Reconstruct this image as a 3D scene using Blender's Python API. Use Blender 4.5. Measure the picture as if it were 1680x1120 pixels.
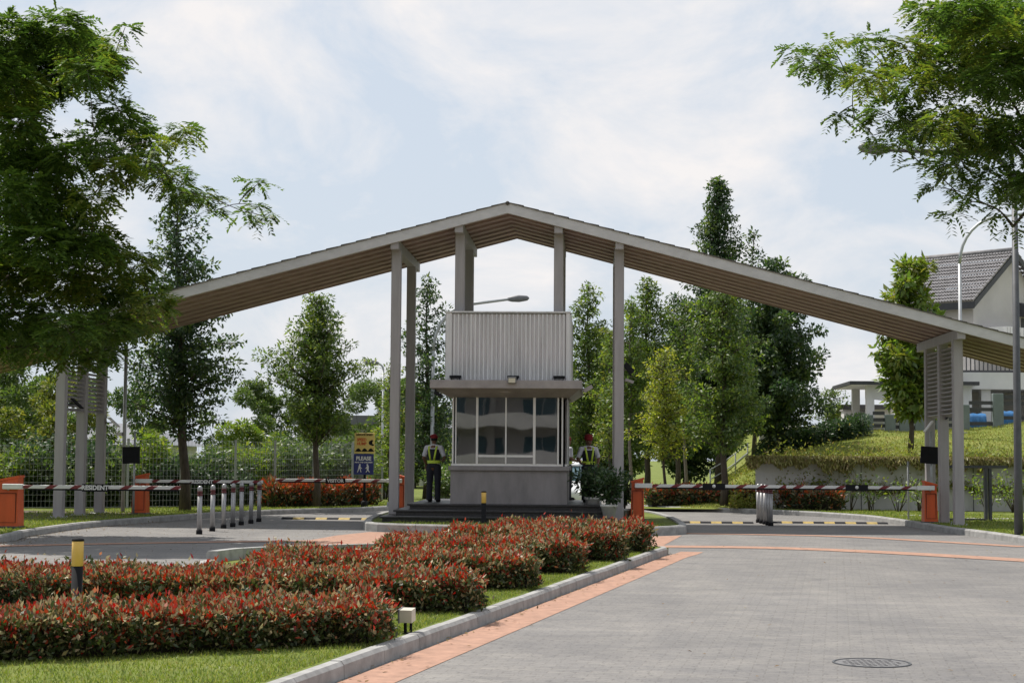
import bpy, bmesh, math, random
import numpy as np
from mathutils import Vector, Matrix
from mathutils.geometry import tessellate_polygon

random.seed(11)
RNG = np.random.default_rng(7)
PI = math.pi
for o in list(bpy.data.objects):
    bpy.data.objects.remove(o)
scene = bpy.context.scene
COL = scene.collection

# ------------------------------------------------------------------ camera
cam_d = bpy.data.cameras.new('camera'); cam = bpy.data.objects.new('camera', cam_d); COL.objects.link(cam)
cam_d.sensor_width = 36.0; cam_d.lens = 60.0; cam_d.clip_start = 0.1; cam_d.clip_end = 3000
YAW, PITCH, ROLL = math.atan(135/2800), math.atan(190/2800), 0.007
F = Vector((-math.sin(YAW)*math.cos(PITCH), math.cos(YAW)*math.cos(PITCH), math.sin(PITCH)))
R0 = Vector((math.cos(YAW), math.sin(YAW), 0)); U0 = R0.cross(F)
R1 = R0*math.cos(ROLL) + U0*math.sin(ROLL); U1 = U0*math.cos(ROLL) - R0*math.sin(ROLL)
m = Matrix((R1, U1, -F)).transposed().to_4x4(); m.translation = Vector((0, 0, 1.65))
cam.matrix_world = m
scene.camera = cam

# ------------------------------------------------------------------ sky, sun, exposure
SUN_EL, SUN_AZ = math.radians(61), math.radians(-50)      # azimuth from +Y towards +X: the sun stands high behind the gate
world = bpy.data.worlds.new('World'); scene.world = world; world.use_nodes = True
wn, wl = world.node_tree.nodes, world.node_tree.links
wn.clear()
out = wn.new('ShaderNodeOutputWorld'); bg = wn.new('ShaderNodeBackground'); bg.inputs[1].default_value = 0.1
sky = wn.new('ShaderNodeTexSky'); sky.sky_type = 'NISHITA'; sky.sun_disc = False
sky.sun_elevation = SUN_EL; sky.sun_rotation = SUN_AZ; sky.air_density = 1.0; sky.dust_density = 2.5
tc = wn.new('ShaderNodeTexCoord')
mp = wn.new('ShaderNodeMapping'); mp.inputs['Scale'].default_value = (1, 1, 1.7); mp.inputs['Location'].default_value = (3.1, 0.4, 1.2)
wl.new(tc.outputs['Generated'], mp.inputs[0])
n1 = wn.new('ShaderNodeTexNoise'); n1.inputs['Scale'].default_value = 7.0; n1.inputs['Detail'].default_value = 8; n1.inputs['Roughness'].default_value = 0.6
n1.inputs['Distortion'].default_value = 0.35
wl.new(mp.outputs[0], n1.inputs['Vector'])
r1 = wn.new('ShaderNodeValToRGB'); r1.color_ramp.elements[0].position = 0.45; r1.color_ramp.elements[1].position = 0.68
wl.new(n1.outputs['Fac'], r1.inputs[0])
mixa = wn.new('ShaderNodeMix'); mixa.data_type = 'RGBA'; mixa.inputs[0].default_value = 0.8      # thin high veil over the blue
wl.new(sky.outputs[0], mixa.inputs[6]); mixa.inputs[7].default_value = (6.5, 7.2, 8.1, 1)
mixb = wn.new('ShaderNodeMix'); mixb.data_type = 'RGBA'
wl.new(r1.outputs[0], mixb.inputs[0]); wl.new(mixa.outputs[2], mixb.inputs[6]); mixb.inputs[7].default_value = (8.55, 8.3, 8.25, 1)
wl.new(mixb.outputs[2], bg.inputs[0]); wl.new(bg.outputs[0], out.inputs[0])
sun_d = bpy.data.lights.new('sun', 'SUN'); sun_d.energy = 4.9; sun_d.angle = math.radians(0.55); sun_d.color = (1.0, 0.95, 0.87)
sun = bpy.data.objects.new('sun', sun_d); COL.objects.link(sun)
sd = Vector((math.sin(SUN_AZ)*math.cos(SUN_EL), math.cos(SUN_AZ)*math.cos(SUN_EL), math.sin(SUN_EL)))
sun.rotation_euler = sd.to_track_quat('Z', 'Y').to_euler(); sun.location = (0, 30, 40)
scene.view_settings.view_transform = 'Standard'; scene.view_settings.look = 'None'
scene.view_settings.exposure = 0.12; scene.view_settings.gamma = 1.0
scene.cycles.max_bounces = 8; scene.cycles.transparent_max_bounces = 12

# ------------------------------------------------------------------ materials
M = {}
def mat(name, col, rough=0.7, var=0.12, scale=6.0, bump=0.0, metal=0.0, spec=0.5, coord='Object', streak=None):
    m = bpy.data.materials.new(name); m.use_nodes = True
    n, l = m.node_tree.nodes, m.node_tree.links
    b = n['Principled BSDF']; b.inputs['Roughness'].default_value = rough; b.inputs['Metallic'].default_value = metal
    b.inputs['Specular IOR Level'].default_value = spec
    tcn = n.new('ShaderNodeTexCoord')
    src = tcn.outputs[coord]
    if streak:
        mpn = n.new('ShaderNodeMapping'); mpn.inputs['Scale'].default_value = streak; l.new(src, mpn.inputs[0]); src = mpn.outputs[0]
    ns = n.new('ShaderNodeTexNoise'); ns.inputs['Scale'].default_value = scale; ns.inputs['Detail'].default_value = 6; ns.inputs['Roughness'].default_value = 0.62
    l.new(src, ns.inputs['Vector'])
    rp = n.new('ShaderNodeValToRGB')
    rp.color_ramp.elements[0].position = 0.3; rp.color_ramp.elements[1].position = 0.7
    rp.color_ramp.elements[0].color = (*[c*(1-var) for c in col], 1); rp.color_ramp.elements[1].color = (*[min(1, c*(1+var)) for c in col], 1)
    l.new(ns.outputs['Fac'], rp.inputs[0]); l.new(rp.outputs[0], b.inputs['Base Color'])
    if bump:
        bp = n.new('ShaderNodeBump'); bp.inputs['Strength'].default_value = bump; bp.inputs['Distance'].default_value = 0.02
        l.new(ns.outputs['Fac'], bp.inputs['Height']); l.new(bp.outputs[0], b.inputs['Normal'])
    M[name] = m
    return m
def leafmat(name, cols, trans=0.35, gloss=0.08, rough=0.5):
    m = bpy.data.materials.new(name); m.use_nodes = True
    n, l = m.node_tree.nodes, m.node_tree.links
    n.clear()
    o = n.new('ShaderNodeOutputMaterial'); g = n.new('ShaderNodeNewGeometry'); rp = n.new('ShaderNodeValToRGB')
    l.new(g.outputs['Random Per Island'], rp.inputs[0])
    e = rp.color_ramp.elements
    while len(e) < len(cols): e.new(0.5)
    for i, c in enumerate(cols):
        e[i].position = i/(len(cols)-1); e[i].color = (*c, 1)
    d = n.new('ShaderNodeBsdfDiffuse'); t = n.new('ShaderNodeBsdfTranslucent'); gl = n.new('ShaderNodeBsdfGlossy'); gl.inputs['Roughness'].default_value = rough
    hs = n.new('ShaderNodeHueSaturation'); hs.inputs['Hue'].default_value = 0.497; hs.inputs['Saturation'].default_value = 1.1; hs.inputs['Value'].default_value = 1.7
    l.new(rp.outputs[0], d.inputs[0]); l.new(rp.outputs[0], hs.inputs['Color']); l.new(hs.outputs[0], t.inputs[0])
    m1 = n.new('ShaderNodeMixShader'); m1.inputs[0].default_value = trans; l.new(d.outputs[0], m1.inputs[1]); l.new(t.outputs[0], m1.inputs[2])
    m2 = n.new('ShaderNodeMixShader'); m2.inputs[0].default_value = gloss; l.new(m1.outputs[0], m2.inputs[1]); l.new(gl.outputs[0], m2.inputs[2])
    l.new(m2.outputs[0], o.inputs[0])
    M[name] = m
    return m

mat('concrete', (0.33, 0.32, 0.31), 0.85, 0.2, 3.0, 0.25)
mat('kerb', (0.30, 0.295, 0.285), 0.88, 0.28, 5.0, 0.4)
mat('gate_paint', (0.335, 0.312, 0.318), 0.6, 0.13, 2.6, 0.03, streak=(3, 3, 0.3))
mat('fascia_paint', (0.52, 0.505, 0.51), 0.55, 0.12, 1.8, streak=(1.5, 1, 3))
mat('roof_tile', (0.10, 0.09, 0.085), 0.8, 0.3, 8.0, 0.3)
mat('purlin_wood', (0.36, 0.26, 0.225), 0.7, 0.26, 2.2, 0.05, streak=(0.5, 6, 6))
mat('booth_wall', (0.225, 0.207, 0.21), 0.75, 0.2, 3.5, 0.05, streak=(1, 1, 0.3))
mat('canopy_paint', (0.30, 0.275, 0.275), 0.7, 0.18, 3.0, 0.05)
mat('corrugated', (0.63, 0.62, 0.63), 0.45, 0.16, 3.0, streak=(3, 3, 0.25))
mat('aluminium', (0.66, 0.66, 0.67), 0.4, 0.06, 4.0, metal=0.3)
mat('granite', (0.032, 0.030, 0.032), 0.45, 0.45, 14.0, 0.1)
mat('steel', (0.36, 0.355, 0.36), 0.4, 0.15, 8.0, metal=0.45)
mat('galvanised', (0.40, 0.41, 0.42), 0.5, 0.15, 6.0, metal=0.4)
mat('dark_metal', (0.075, 0.078, 0.085), 0.55, 0.2, 6.0, metal=0.2)
mat('black', (0.012, 0.012, 0.014), 0.8, 0.2, 5.0, spec=0.2)
mat('orange_paint', (0.56, 0.085, 0.018), 0.45, 0.14, 3.0, streak=(2, 2, 0.5))
mat('red_tape', (0.10, 0.018, 0.02), 0.5, 0.1)
mat('white_paint', (0.72, 0.71, 0.69), 0.5, 0.08, 3.0)
mat('bollard_yellow', (0.72, 0.45, 0.10), 0.4, 0.08, 5.0)
mat('sign_yellow', (0.70, 0.52, 0.16), 0.5, 0.1)
mat('sign_blue', (0.02, 0.03, 0.16), 0.5, 0.1)
mat('house_wall', (0.50, 0.47, 0.45), 0.8, 0.07, 1.2)
mat('house_white', (0.66, 0.65, 0.63), 0.75, 0.08, 1.2)
mat('house_dark', (0.05, 0.05, 0.055), 0.6, 0.2)
mat('fence_green', (0.17, 0.20, 0.20), 0.8, 0.15, 3.0)
mat('tarp_blue', (0.018, 0.12, 0.30), 0.5, 0.25, 2.0, 0.2)
mat('bark', (0.075, 0.058, 0.045), 0.9, 0.4, 9.0, 0.5, streak=(3, 3, 0.6))
mat('bark_pale', (0.17, 0.14, 0.115), 0.9, 0.35, 9.0, 0.5, streak=(3, 3, 0.6))
mat('soil', (0.09, 0.075, 0.05), 0.95, 0.3, 4.0, 0.4)
mat('skin', (0.17, 0.085, 0.05), 0.55, 0.08, 20.0)
mat('shirt_white', (0.62, 0.62, 0.68), 0.8, 0.1, 20.0)
mat('navy_cloth', (0.018, 0.019, 0.03), 0.85, 0.3, 30.0)
mat('lime_tape', (0.55, 0.72, 0.06), 0.45, 0.06)
mat('red_cloth', (0.21, 0.010, 0.016), 0.8, 0.25, 25.0, 0.1)
mat('car_paint', (0.78, 0.79, 0.80), 0.25, 0.03)
mat('tyre', (0.02, 0.02, 0.02), 0.85, 0.2)
mat('pot_white', (0.60, 0.59, 0.57), 0.6, 0.1)
mat('twigs', (0.030, 0.022, 0.014), 0.95, 0.4, 20.0)
mat('lamp_head', (0.15, 0.15, 0.16), 0.4, 0.1)
mat('floodlight_lens', (0.60, 0.56, 0.45), 0.3, 0.08)
mat('solar', (0.012, 0.014, 0.03), 0.2, 0.1)
mat('orange_pavers', (0.345, 0.195, 0.135), 0.85, 0.25, 6.0, 0.2)
mat('yellow_hump', (0.38, 0.27, 0.07), 0.7, 0.25, 8.0)

def glass(name, tint, refl):
    m = bpy.data.materials.new(name); m.use_nodes = True
    n, l = m.node_tree.nodes, m.node_tree.links; n.clear()
    o = n.new('ShaderNodeOutputMaterial'); t = n.new('ShaderNodeBsdfTransparent'); t.inputs[0].default_value = (*tint, 1)
    g = n.new('ShaderNodeBsdfGlossy'); g.inputs['Roughness'].default_value = 0.015; g.inputs[0].default_value = (0.9, 0.9, 0.92, 1)
    no = n.new('ShaderNodeTexNoise'); no.inputs['Scale'].default_value = 1.3; no.inputs['Detail'].default_value = 1
    tcn = n.new('ShaderNodeTexCoord'); l.new(tcn.outputs['Object'], no.inputs['Vector'])
    bp = n.new('ShaderNodeBump'); bp.inputs['Strength'].default_value = 0.06; bp.inputs['Distance'].default_value = 0.02
    l.new(no.outputs['Fac'], bp.inputs['Height']); l.new(bp.outputs[0], g.inputs['Normal'])
    x = n.new('ShaderNodeMixShader'); x.inputs[0].default_value = refl
    l.new(t.outputs[0], x.inputs[1]); l.new(g.outputs[0], x.inputs[2]); l.new(x.outputs[0], o.inputs[0])
    M[name] = m
glass('booth_glass', (0.28, 0.28, 0.30), 0.13)
mat('car_glass', (0.10, 0.17, 0.20), 0.08, 0.05, spec=0.8)

def paver_mat():
    m = bpy.data.materials.new('road_pavers'); m.use_nodes = True
    n, l = m.node_tree.nodes, m.node_tree.links; b = n['Principled BSDF']
    tcn = n.new('ShaderNodeTexCoord'); mpn = n.new('ShaderNodeMapping'); mpn.inputs['Rotation'].default_value = (0, 0, math.radians(8))
    l.new(tcn.outputs['Object'], mpn.inputs[0])
    br = n.new('ShaderNodeTexBrick'); br.inputs['Scale'].default_value = 1.0; br.offset = 0.5
    br.inputs['Brick Width'].default_value = 0.22; br.inputs['Row Height'].default_value = 0.11
    br.inputs['Mortar Size'].default_value = 0.006; br.inputs['Mortar Smooth'].default_value = 0.3; br.inputs['Bias'].default_value = -0.1
    br.inputs['Color1'].default_value = (0.172, 0.171, 0.178, 1); br.inputs['Color2'].default_value = (0.200, 0.198, 0.200, 1); br.inputs['Mortar'].default_value = (0.152, 0.148, 0.148, 1)
    l.new(mpn.outputs[0], br.inputs[0])
    def noise(s, d, lo, hi, c0, c1, st=None):
        q = n.new('ShaderNodeTexNoise'); q.inputs['Scale'].default_value = s; q.inputs['Detail'].default_value = d; q.inputs['Roughness'].default_value = 0.65
        if st:
            mm = n.new('ShaderNodeMapping'); mm.inputs['Scale'].default_value = st; l.new(tcn.outputs['Object'], mm.inputs[0]); l.new(mm.outputs[0], q.inputs['Vector'])
        else: l.new(tcn.outputs['Object'], q.inputs['Vector'])
        r = n.new('ShaderNodeValToRGB'); r.color_ramp.elements[0].position = lo; r.color_ramp.elements[1].position = hi
        r.color_ramp.elements[0].color = (c0, c0, c0*1.01, 1); r.color_ramp.elements[1].color = (c1, c1*0.99, c1*0.97, 1)
        l.new(q.outputs['Fac'], r.inputs[0]); return r
    prev = br.outputs['Color']
    for r in (noise(0.28, 7, 0.3, 0.7, 0.82, 1.2), noise(1.9, 6, 0.28, 0.72, 0.84, 1.14), noise(17, 3, 0.32, 0.46, 0.62, 1.03), noise(55, 2, 0.35, 0.6, 0.86, 1.05), noise(0.8, 4, 0.35, 0.65, 0.93, 1.06, (0.35, 2.5, 1)), noise(0.75, 3, 0.35, 0.68, 0.90, 1.06, (1.0, 0.05, 1)), noise(0.9, 2, 0.27, 0.36, 0.72, 1.0)):
        mx = n.new('ShaderNodeMix'); mx.data_type = 'RGBA'; mx.blend_type = 'MULTIPLY'; mx.inputs[0].default_value = 1
        l.new(prev, mx.inputs[6]); l.new(r.outputs[0], mx.inputs[7]); prev = mx.outputs[2]
    l.new(prev, b.inputs['Base Color'])
    b.inputs['Roughness'].default_value = 0.8
    bp = n.new('ShaderNodeBump'); bp.inputs['Strength'].default_value = 0.5; bp.inputs['Distance'].default_value = 0.008; bp.invert = True
    l.new(br.outputs['Fac'], bp.inputs['Height']); l.new(bp.outputs[0], b.inputs['Normal'])
    M['road_pavers'] = m
paver_mat()
def grass_mat(name, c0, c1, c2):
    m = bpy.data.materials.new(name); m.use_nodes = True
    n, l = m.node_tree.nodes, m.node_tree.links; b = n['Principled BSDF']; b.inputs['Roughness'].default_value = 0.9
    b.inputs['Specular IOR Level'].default_value = 0.2
    tcn = n.new('ShaderNodeTexCoord')
    a = n.new('ShaderNodeTexNoise'); a.inputs['Scale'].default_value = 0.9; a.inputs['Detail'].default_value = 8; a.inputs['Roughness'].default_value = 0.75
    l.new(tcn.outputs['Object'], a.inputs['Vector'])
    r = n.new('ShaderNodeValToRGB'); e = r.color_ramp.elements; e.new(0.5)
    for i, c in enumerate((c0, c1, c2)): e[i].color = (*c, 1); e[i].position = (0.3, 0.5, 0.7)[i]
    l.new(a.outputs['Fac'], r.inputs[0]); l.new(r.outputs[0], b.inputs['Base Color'])
    f = n.new('ShaderNodeTexNoise'); f.inputs['Scale'].default_value = 30; f.inputs['Detail'].default_value = 4; l.new(tcn.outputs['Object'], f.inputs['Vector'])
    bp = n.new('ShaderNodeBump'); bp.inputs['Strength'].default_value = 0.8; bp.inputs['Distance'].default_value = 0.04
    l.new(f.outputs['Fac'], bp.inputs['Height']); l.new(bp.outputs[0], b.inputs['Normal'])
    M[name] = m
grass_mat('lawn', (0.085, 0.11, 0.022), (0.14, 0.175, 0.035), (0.19, 0.20, 0.055))
grass_mat('hill_grass', (0.10, 0.13, 0.024), (0.17, 0.20, 0.038), (0.25, 0.23, 0.065))
leafmat('leaf_blade', [(0.10, 0.15, 0.022), (0.15, 0.21, 0.035), (0.20, 0.24, 0.045), (0.27, 0.26, 0.08)], 0.4, 0.04)
leafmat('leaf_hill', [(0.11, 0.145, 0.025), (0.18, 0.22, 0.036), (0.25, 0.26, 0.06), (0.18, 0.13, 0.045)], 0.35, 0.03)
leafmat('leaf_hang', [(0.14, 0.11, 0.045), (0.18, 0.18, 0.045), (0.27, 0.26, 0.075), (0.22, 0.15, 0.075)], 0.3, 0.03)
leafmat('leaf_near', [(0.042, 0.080, 0.018), (0.062, 0.115, 0.022), (0.082, 0.145, 0.026), (0.115, 0.17, 0.03), (0.068, 0.122, 0.024)], 0.42, 0.05)
leafmat('leaf_near_light', [(0.07, 0.12, 0.02), (0.11, 0.165, 0.026), (0.15, 0.19, 0.03), (0.15, 0.16, 0.03)], 0.45, 0.05)
leafmat('leaf_dark', [(0.018, 0.042, 0.018), (0.030, 0.065, 0.022), (0.042, 0.085, 0.025), (0.065, 0.105, 0.03)], 0.34, 0.06)
leafmat('leaf_mid', [(0.042, 0.075, 0.018), (0.066, 0.115, 0.023), (0.092, 0.145, 0.03), (0.13, 0.16, 0.036)], 0.42, 0.05)
leafmat('leaf_bright', [(0.08, 0.14, 0.022), (0.125, 0.20, 0.03), (0.165, 0.225, 0.034), (0.20, 0.225, 0.04)], 0.45, 0.05)
leafmat('leaf_yellow', [(0.06, 0.095, 0.018), (0.105, 0.145, 0.024), (0.17, 0.195, 0.032), (0.20, 0.195, 0.04)], 0.42, 0.05)
leafmat('leaf_lime', [(0.14, 0.19, 0.026), (0.21, 0.26, 0.034), (0.28, 0.31, 0.04), (0.32, 0.30, 0.06)], 0.52, 0.05)
leafmat('leaf_red', [(0.17, 0.014, 0.010), (0.38, 0.022, 0.014), (0.36, 0.05, 0.025), (0.24, 0.08, 0.035), (0.42, 0.20, 0.11), (0.40, 0.028, 0.018), (0.15, 0.055, 0.025), (0.34, 0.02, 0.016)], 0.3, 0.035, 0.5)
leafmat('leaf_cream', [(0.30, 0.26, 0.13), (0.42, 0.37, 0.21), (0.27, 0.17, 0.08), (0.22, 0.20, 0.075), (0.40, 0.31, 0.19)], 0.25, 0.05, 0.5)
leafmat('leaf_green', [(0.025, 0.042, 0.014), (0.045, 0.065, 0.018), (0.07, 0.09, 0.025), (0.035, 0.055, 0.018), (0.10, 0.085, 0.03)], 0.25, 0.04, 0.5)
leafmat('leaf_olive', [(0.035, 0.05, 0.018), (0.07, 0.08, 0.026), (0.13, 0.11, 0.04), (0.22, 0.13, 0.06), (0.06, 0.075, 0.026), (0.36, 0.30, 0.16), (0.08, 0.10, 0.03), (0.42, 0.36, 0.20), (0.10, 0.11, 0.035)], 0.22, 0.12, 0.36)
leafmat('leaf_orange', [(0.22, 0.03, 0.015), (0.40, 0.06, 0.025), (0.45, 0.12, 0.05), (0.30, 0.14, 0.06), (0.10, 0.08, 0.025)], 0.3, 0.06, 0.4)

# ------------------------------------------------------------------ helpers
class MB:
    def __init__(s): s.v = []; s.f = []; s.mi = []; s.smooth = []
    def add(s, vs, fs, mi=0, sm=False):
        k = len(s.v); s.v += [tuple(p) for p in vs]
        for f in fs: s.f.append(tuple(i+k for i in f)); s.mi.append(mi); s.smooth.append(sm)
        return s
    def box(s, x0, x1, y0, y1, z0, z1, mi=0, bev=0.0):
        if bev:
            b = bev; vs = []; 
            for (z, i) in ((z0, b), (z0+b, 0), (z1-b, 0), (z1, b)):
                for (x, y) in ((x0+b, y0), (x1-b, y0), (x1, y0+b), (x1, y1-b), (x1-b, y1), (x0+b, y1), (x0, y1-b), (x0, y0+b)):
                    cx, cy = (x0+x1)/2, (y0+y1)/2
                    vs.append((x+(i if x < cx else -i), y+(i if y < cy else -i), z))
            fs = [tuple(range(7, -1, -1)), tuple(range(24, 32))]
            for r in range(3):
                for k in range(8): fs.append((r*8+k, r*8+(k+1) % 8, (r+1)*8+(k+1) % 8, (r+1)*8+k))
            return s.add(vs, fs, mi)
        vs = [(x0, y0, z0), (x1, y0, z0), (x1, y1, z0), (x0, y1, z0), (x0, y0, z1), (x1, y0, z1), (x1, y1, z1), (x0, y1, z1)]
        return s.hexa(vs, mi)
    def hexa(s, vs, mi=0):
        return s.add(vs, [(3, 2, 1, 0), (4, 5, 6, 7), (0, 1, 5, 4), (1, 2, 6, 5), (2, 3, 7, 6), (3, 0, 4, 7)], mi)
    def obox(s, c, ux, uy, uz, mi=0):
        c = Vector(c); ux, uy, uz = Vector(ux), Vector(uy), Vector(uz); vs = []
        for z in (-1, 1):
            for (x, y) in ((-1, -1), (1, -1), (1, 1), (-1, 1)): vs.append(c+ux*x+uy*y+uz*z)
        return s.hexa(vs, mi)
    def tube(s, pts, rad, n=10, mi=0, sm=True, caps=True, sq=(1, 1)):
        pts = [Vector(p) for p in pts]
        if not hasattr(rad, '__len__'): rad = [rad]*len(pts)
        vs, fs = [], []
        t0 = (pts[1]-pts[0]).normalized(); a = Vector((0, 0, 1)) if abs(t0.z) < 0.9 else Vector((1, 0, 0))
        u = t0.cross(a).normalized()
        for i, p in enumerate(pts):
            t = (pts[min(i+1, len(pts)-1)]-pts[max(i-1, 0)]).normalized()
            u = (u-t*u.dot(t)).normalized(); w = t.cross(u)
            for k in range(n):
                an = 2*PI*k/n; vs.append(p+(u*math.cos(an)*sq[0]+w*math.sin(an)*sq[1])*rad[i])
        for i in range(len(pts)-1):
            for k in range(n): fs.append((i*n+k, i*n+(k+1) % n, (i+1)*n+(k+1) % n, (i+1)*n+k))
        if caps: fs.append(tuple(range(n-1, -1, -1))); fs.append(tuple((len(pts)-1)*n+k for k in range(n)))
        return s.add(vs, fs, mi, sm)
    def lathe(s, c, prof, n=20, mi=0, sm=True):
        vs, fs = [], []
        for (r, z) in prof:
            for k in range(n): vs.append((c[0]+r*math.cos(2*PI*k/n), c[1]+r*math.sin(2*PI*k/n), c[2]+z))
        for i in range(len(prof)-1):
            for k in range(n): fs.append((i*n+k, i*n+(k+1) % n, (i+1)*n+(k+1) % n, (i+1)*n+k))
        fs.append(tuple(range(n-1, -1, -1))); fs.append(tuple((len(prof)-1)*n+k for k in range(n)))
        return s.add(vs, fs, mi, sm)
    def ell(s, c, r, nu=14, nv=9, mi=0, rot=None):
        vs, fs = [], []
        for i in range(nv+1):
            th = PI*i/nv
            for k in range(nu):
                p = Vector((r[0]*math.sin(th)*math.cos(2*PI*k/nu), r[1]*math.sin(th)*math.sin(2*PI*k/nu), r[2]*math.cos(th)))
                if rot: p = rot @ p
                vs.append(Vector(c)+p)
        for i in range(nv):
            for k in range(nu): fs.append(((i+1)*nu+k, (i+1)*nu+(k+1) % nu, i*nu+(k+1) % nu, i*nu+k))
        return s.add(vs, fs, mi, True)
    def prism(s, poly, z0, z1, mi=0, mi_top=None):
        n = len(poly); vs = [(x, y, z0) for x, y in poly]+[(x, y, z1) for x, y in poly]
        s.add(vs, [(i, (i+1) % n, n+(i+1) % n, n+i) for i in range(n)], mi)
        return s.sheet(poly, z1, mi if mi_top is None else mi_top)
    def sheet(s, poly, z, mi=0):
        tri = tessellate_polygon([[Vector((x, y, 0)) for x, y in poly]])
        vs = [(x, y, z) for x, y in poly]; fs = []
        for t in tri:
            a, b, c = (Vector(vs[i]) for i in t)
            fs.append(tuple(t) if (b-a).cross(c-a).z > 0 else tuple(reversed(t)))
        return s.add(vs, fs, mi)
    def build(s, name, mats, parent=None, smooth=None):
        me = bpy.data.meshes.new(name)
        off = world_loc(parent) if parent is not None else Vector((0, 0, 0))
        me.from_pydata([(x-off.x, y-off.y, z-off.z) for x, y, z in s.v] if off.length else s.v, [], s.f)
        for mm in (mats if isinstance(mats, (list, tuple)) else [mats]): me.materials.append(M[mm])
        me.polygons.foreach_set('material_index', s.mi); me.polygons.foreach_set('use_smooth', s.smooth if smooth is None else [smooth]*len(s.f))
        me.update()
        o = bpy.data.objects.new(name, me); COL.objects.link(o)
        if parent is not None: o.parent = parent
        return o
WL = {}
def world_loc(o):
    while o is not None:
        if o.name in WL: return WL[o.name]
        o = o.parent
    return Vector((0, 0, 0))
def tag(o, label=None, cat=None, group=None, kind=None):
    if label: o['label'] = label
    if cat: o['category'] = cat
    if group: o['group'] = group
    if kind: o['kind'] = kind
    return o
def thing(name, label, cat, loc=(0, 0, 0), group=None, local=False, rotz=0):
    """Empty at the thing's base.  local=True: its parts are built in its own coordinates."""
    o = bpy.data.objects.new(name, None); COL.objects.link(o); o.empty_display_size = 0.3
    o.location = loc; o.rotation_euler = (0, 0, rotz)
    WL[o.name] = Vector((0, 0, 0)) if local else Vector(loc)
    return tag(o, label, cat, group)
def structure(mb, name, mats): return tag(mb.build(name, mats), kind='structure')
def copy_tree(o, loc, label, rotz=None, scale=None):
    def rec(a, par):
        c = a.copy(); COL.objects.link(c)
        if par is not None: c.parent = par
        for ch in [q for q in bpy.data.objects if q.parent == a]: rec(ch, c)
        return c
    c = rec(o, None); c.location = loc; c['label'] = label
    if rotz is not None: c.rotation_euler = (0, 0, rotz)
    if scale is not None: c.scale = scale
    return c
def text(s, size, loc, rot, material, parent, name='lettering', align='CENTER', ext=0.002, sx=1.0):
    cu = bpy.data.curves.new(name, 'FONT'); cu.body = s; cu.size = size; cu.align_x = align; cu.align_y = 'CENTER'; cu.extrude = ext
    cu.offset = 0.004*size/0.1; cu.resolution_u = 3
    tmp = bpy.data.objects.new('tmp', cu); COL.objects.link(tmp); bpy.context.view_layer.update()
    me = bpy.data.meshes.new_from_object(tmp.evaluated_get(bpy.context.evaluated_depsgraph_get())); me.name = name; bpy.data.objects.remove(tmp); me.materials.clear(); me.materials.append(M[material])
    o = bpy.data.objects.new(name, me); COL.objects.link(o)
    o.parent = parent; o.location = Vector(loc)-(world_loc(parent)); o.rotation_euler = rot; o.scale = (sx, 1, 1)
    return o
def smooth_line(pts, step=0.5, closed=False):
    P = [Vector((*p, 0)) if len(p) == 2 else Vector(p) for p in pts]; out = []
    n = len(P); rng = range(n if closed else n-1)
    for i in rng:
        if closed: a, b, c, d = P[(i-1) % n], P[i], P[(i+1) % n], P[(i+2) % n]
        else: a, b, c, d = P[max(i-1, 0)], P[i], P[i+1], P[min(i+2, n-1)]
        k = max(1, int((c-b).length/step))
        for j in range(k):
            t = j/k
            out.append(0.5*((2*b)+(c-a)*t+(2*a-5*b+4*c-d)*t*t+(3*b-a-3*c+d)*t**3))
    if not closed: out.append(P[-1])
    return [(p.x, p.y) for p in out]

def leaf_mesh(name, groups, parent=None):
    """groups: list of (pos Nx3, axis Nx3, normal Nx3, length N, width N, material).  One rhombic leaf each, all in one mesh."""
    off = np.array(world_loc(parent)) if parent is not None else np.zeros(3)
    V, MI = [], []
    mats = []
    for pos, ax, nr, ln, wd, mt in groups:
        if mt not in mats: mats.append(mt)
        ax = ax/np.maximum(np.linalg.norm(ax, axis=1, keepdims=True), 1e-6)
        sd_ = np.cross(ax, nr); sd_ /= np.maximum(np.linalg.norm(sd_, axis=1, keepdims=True), 1e-6)
        up = np.cross(sd_, ax)
        ln = np.broadcast_to(ln, (len(pos),))[:, None]; wd = np.broadcast_to(wd, (len(pos),))[:, None]
        a = pos; b = pos+ax*ln*0.45+sd_*wd*0.5+up*wd*0.12; c = pos+ax*ln; d = pos+ax*ln*0.45-sd_*wd*0.5+up*wd*0.12
        V.append(np.stack([a, b, c, d], 1).reshape(-1, 3)); MI.append(np.full(len(pos), mats.index(mt), dtype=np.int32))
    V = np.concatenate(V)-off; MI = np.concatenate(MI); nf = len(MI)
    me = bpy.data.meshes.new(name)
    me.vertices.add(len(V)); me.vertices.foreach_set('co', V.astype(np.float32).ravel())
    me.loops.add(nf*4); me.loops.foreach_set('vertex_index', np.arange(nf*4, dtype=np.int32))
    me.polygons.add(nf); me.polygons.foreach_set('loop_start', np.arange(0, nf*4, 4, dtype=np.int32)); me.polygons.foreach_set('loop_total', np.full(nf, 4, dtype=np.int32))
    for mt in mats: me.materials.append(M[mt])
    me.polygons.foreach_set('material_index', MI)
    me.update(calc_edges=True)
    o = bpy.data.objects.new(name, me); COL.objects.link(o)
    if parent is not None: o.parent = parent
    return o
def rand_unit(n):
    v = RNG.normal(size=(n, 3)); return v/np.linalg.norm(v, axis=1, keepdims=True)
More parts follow.
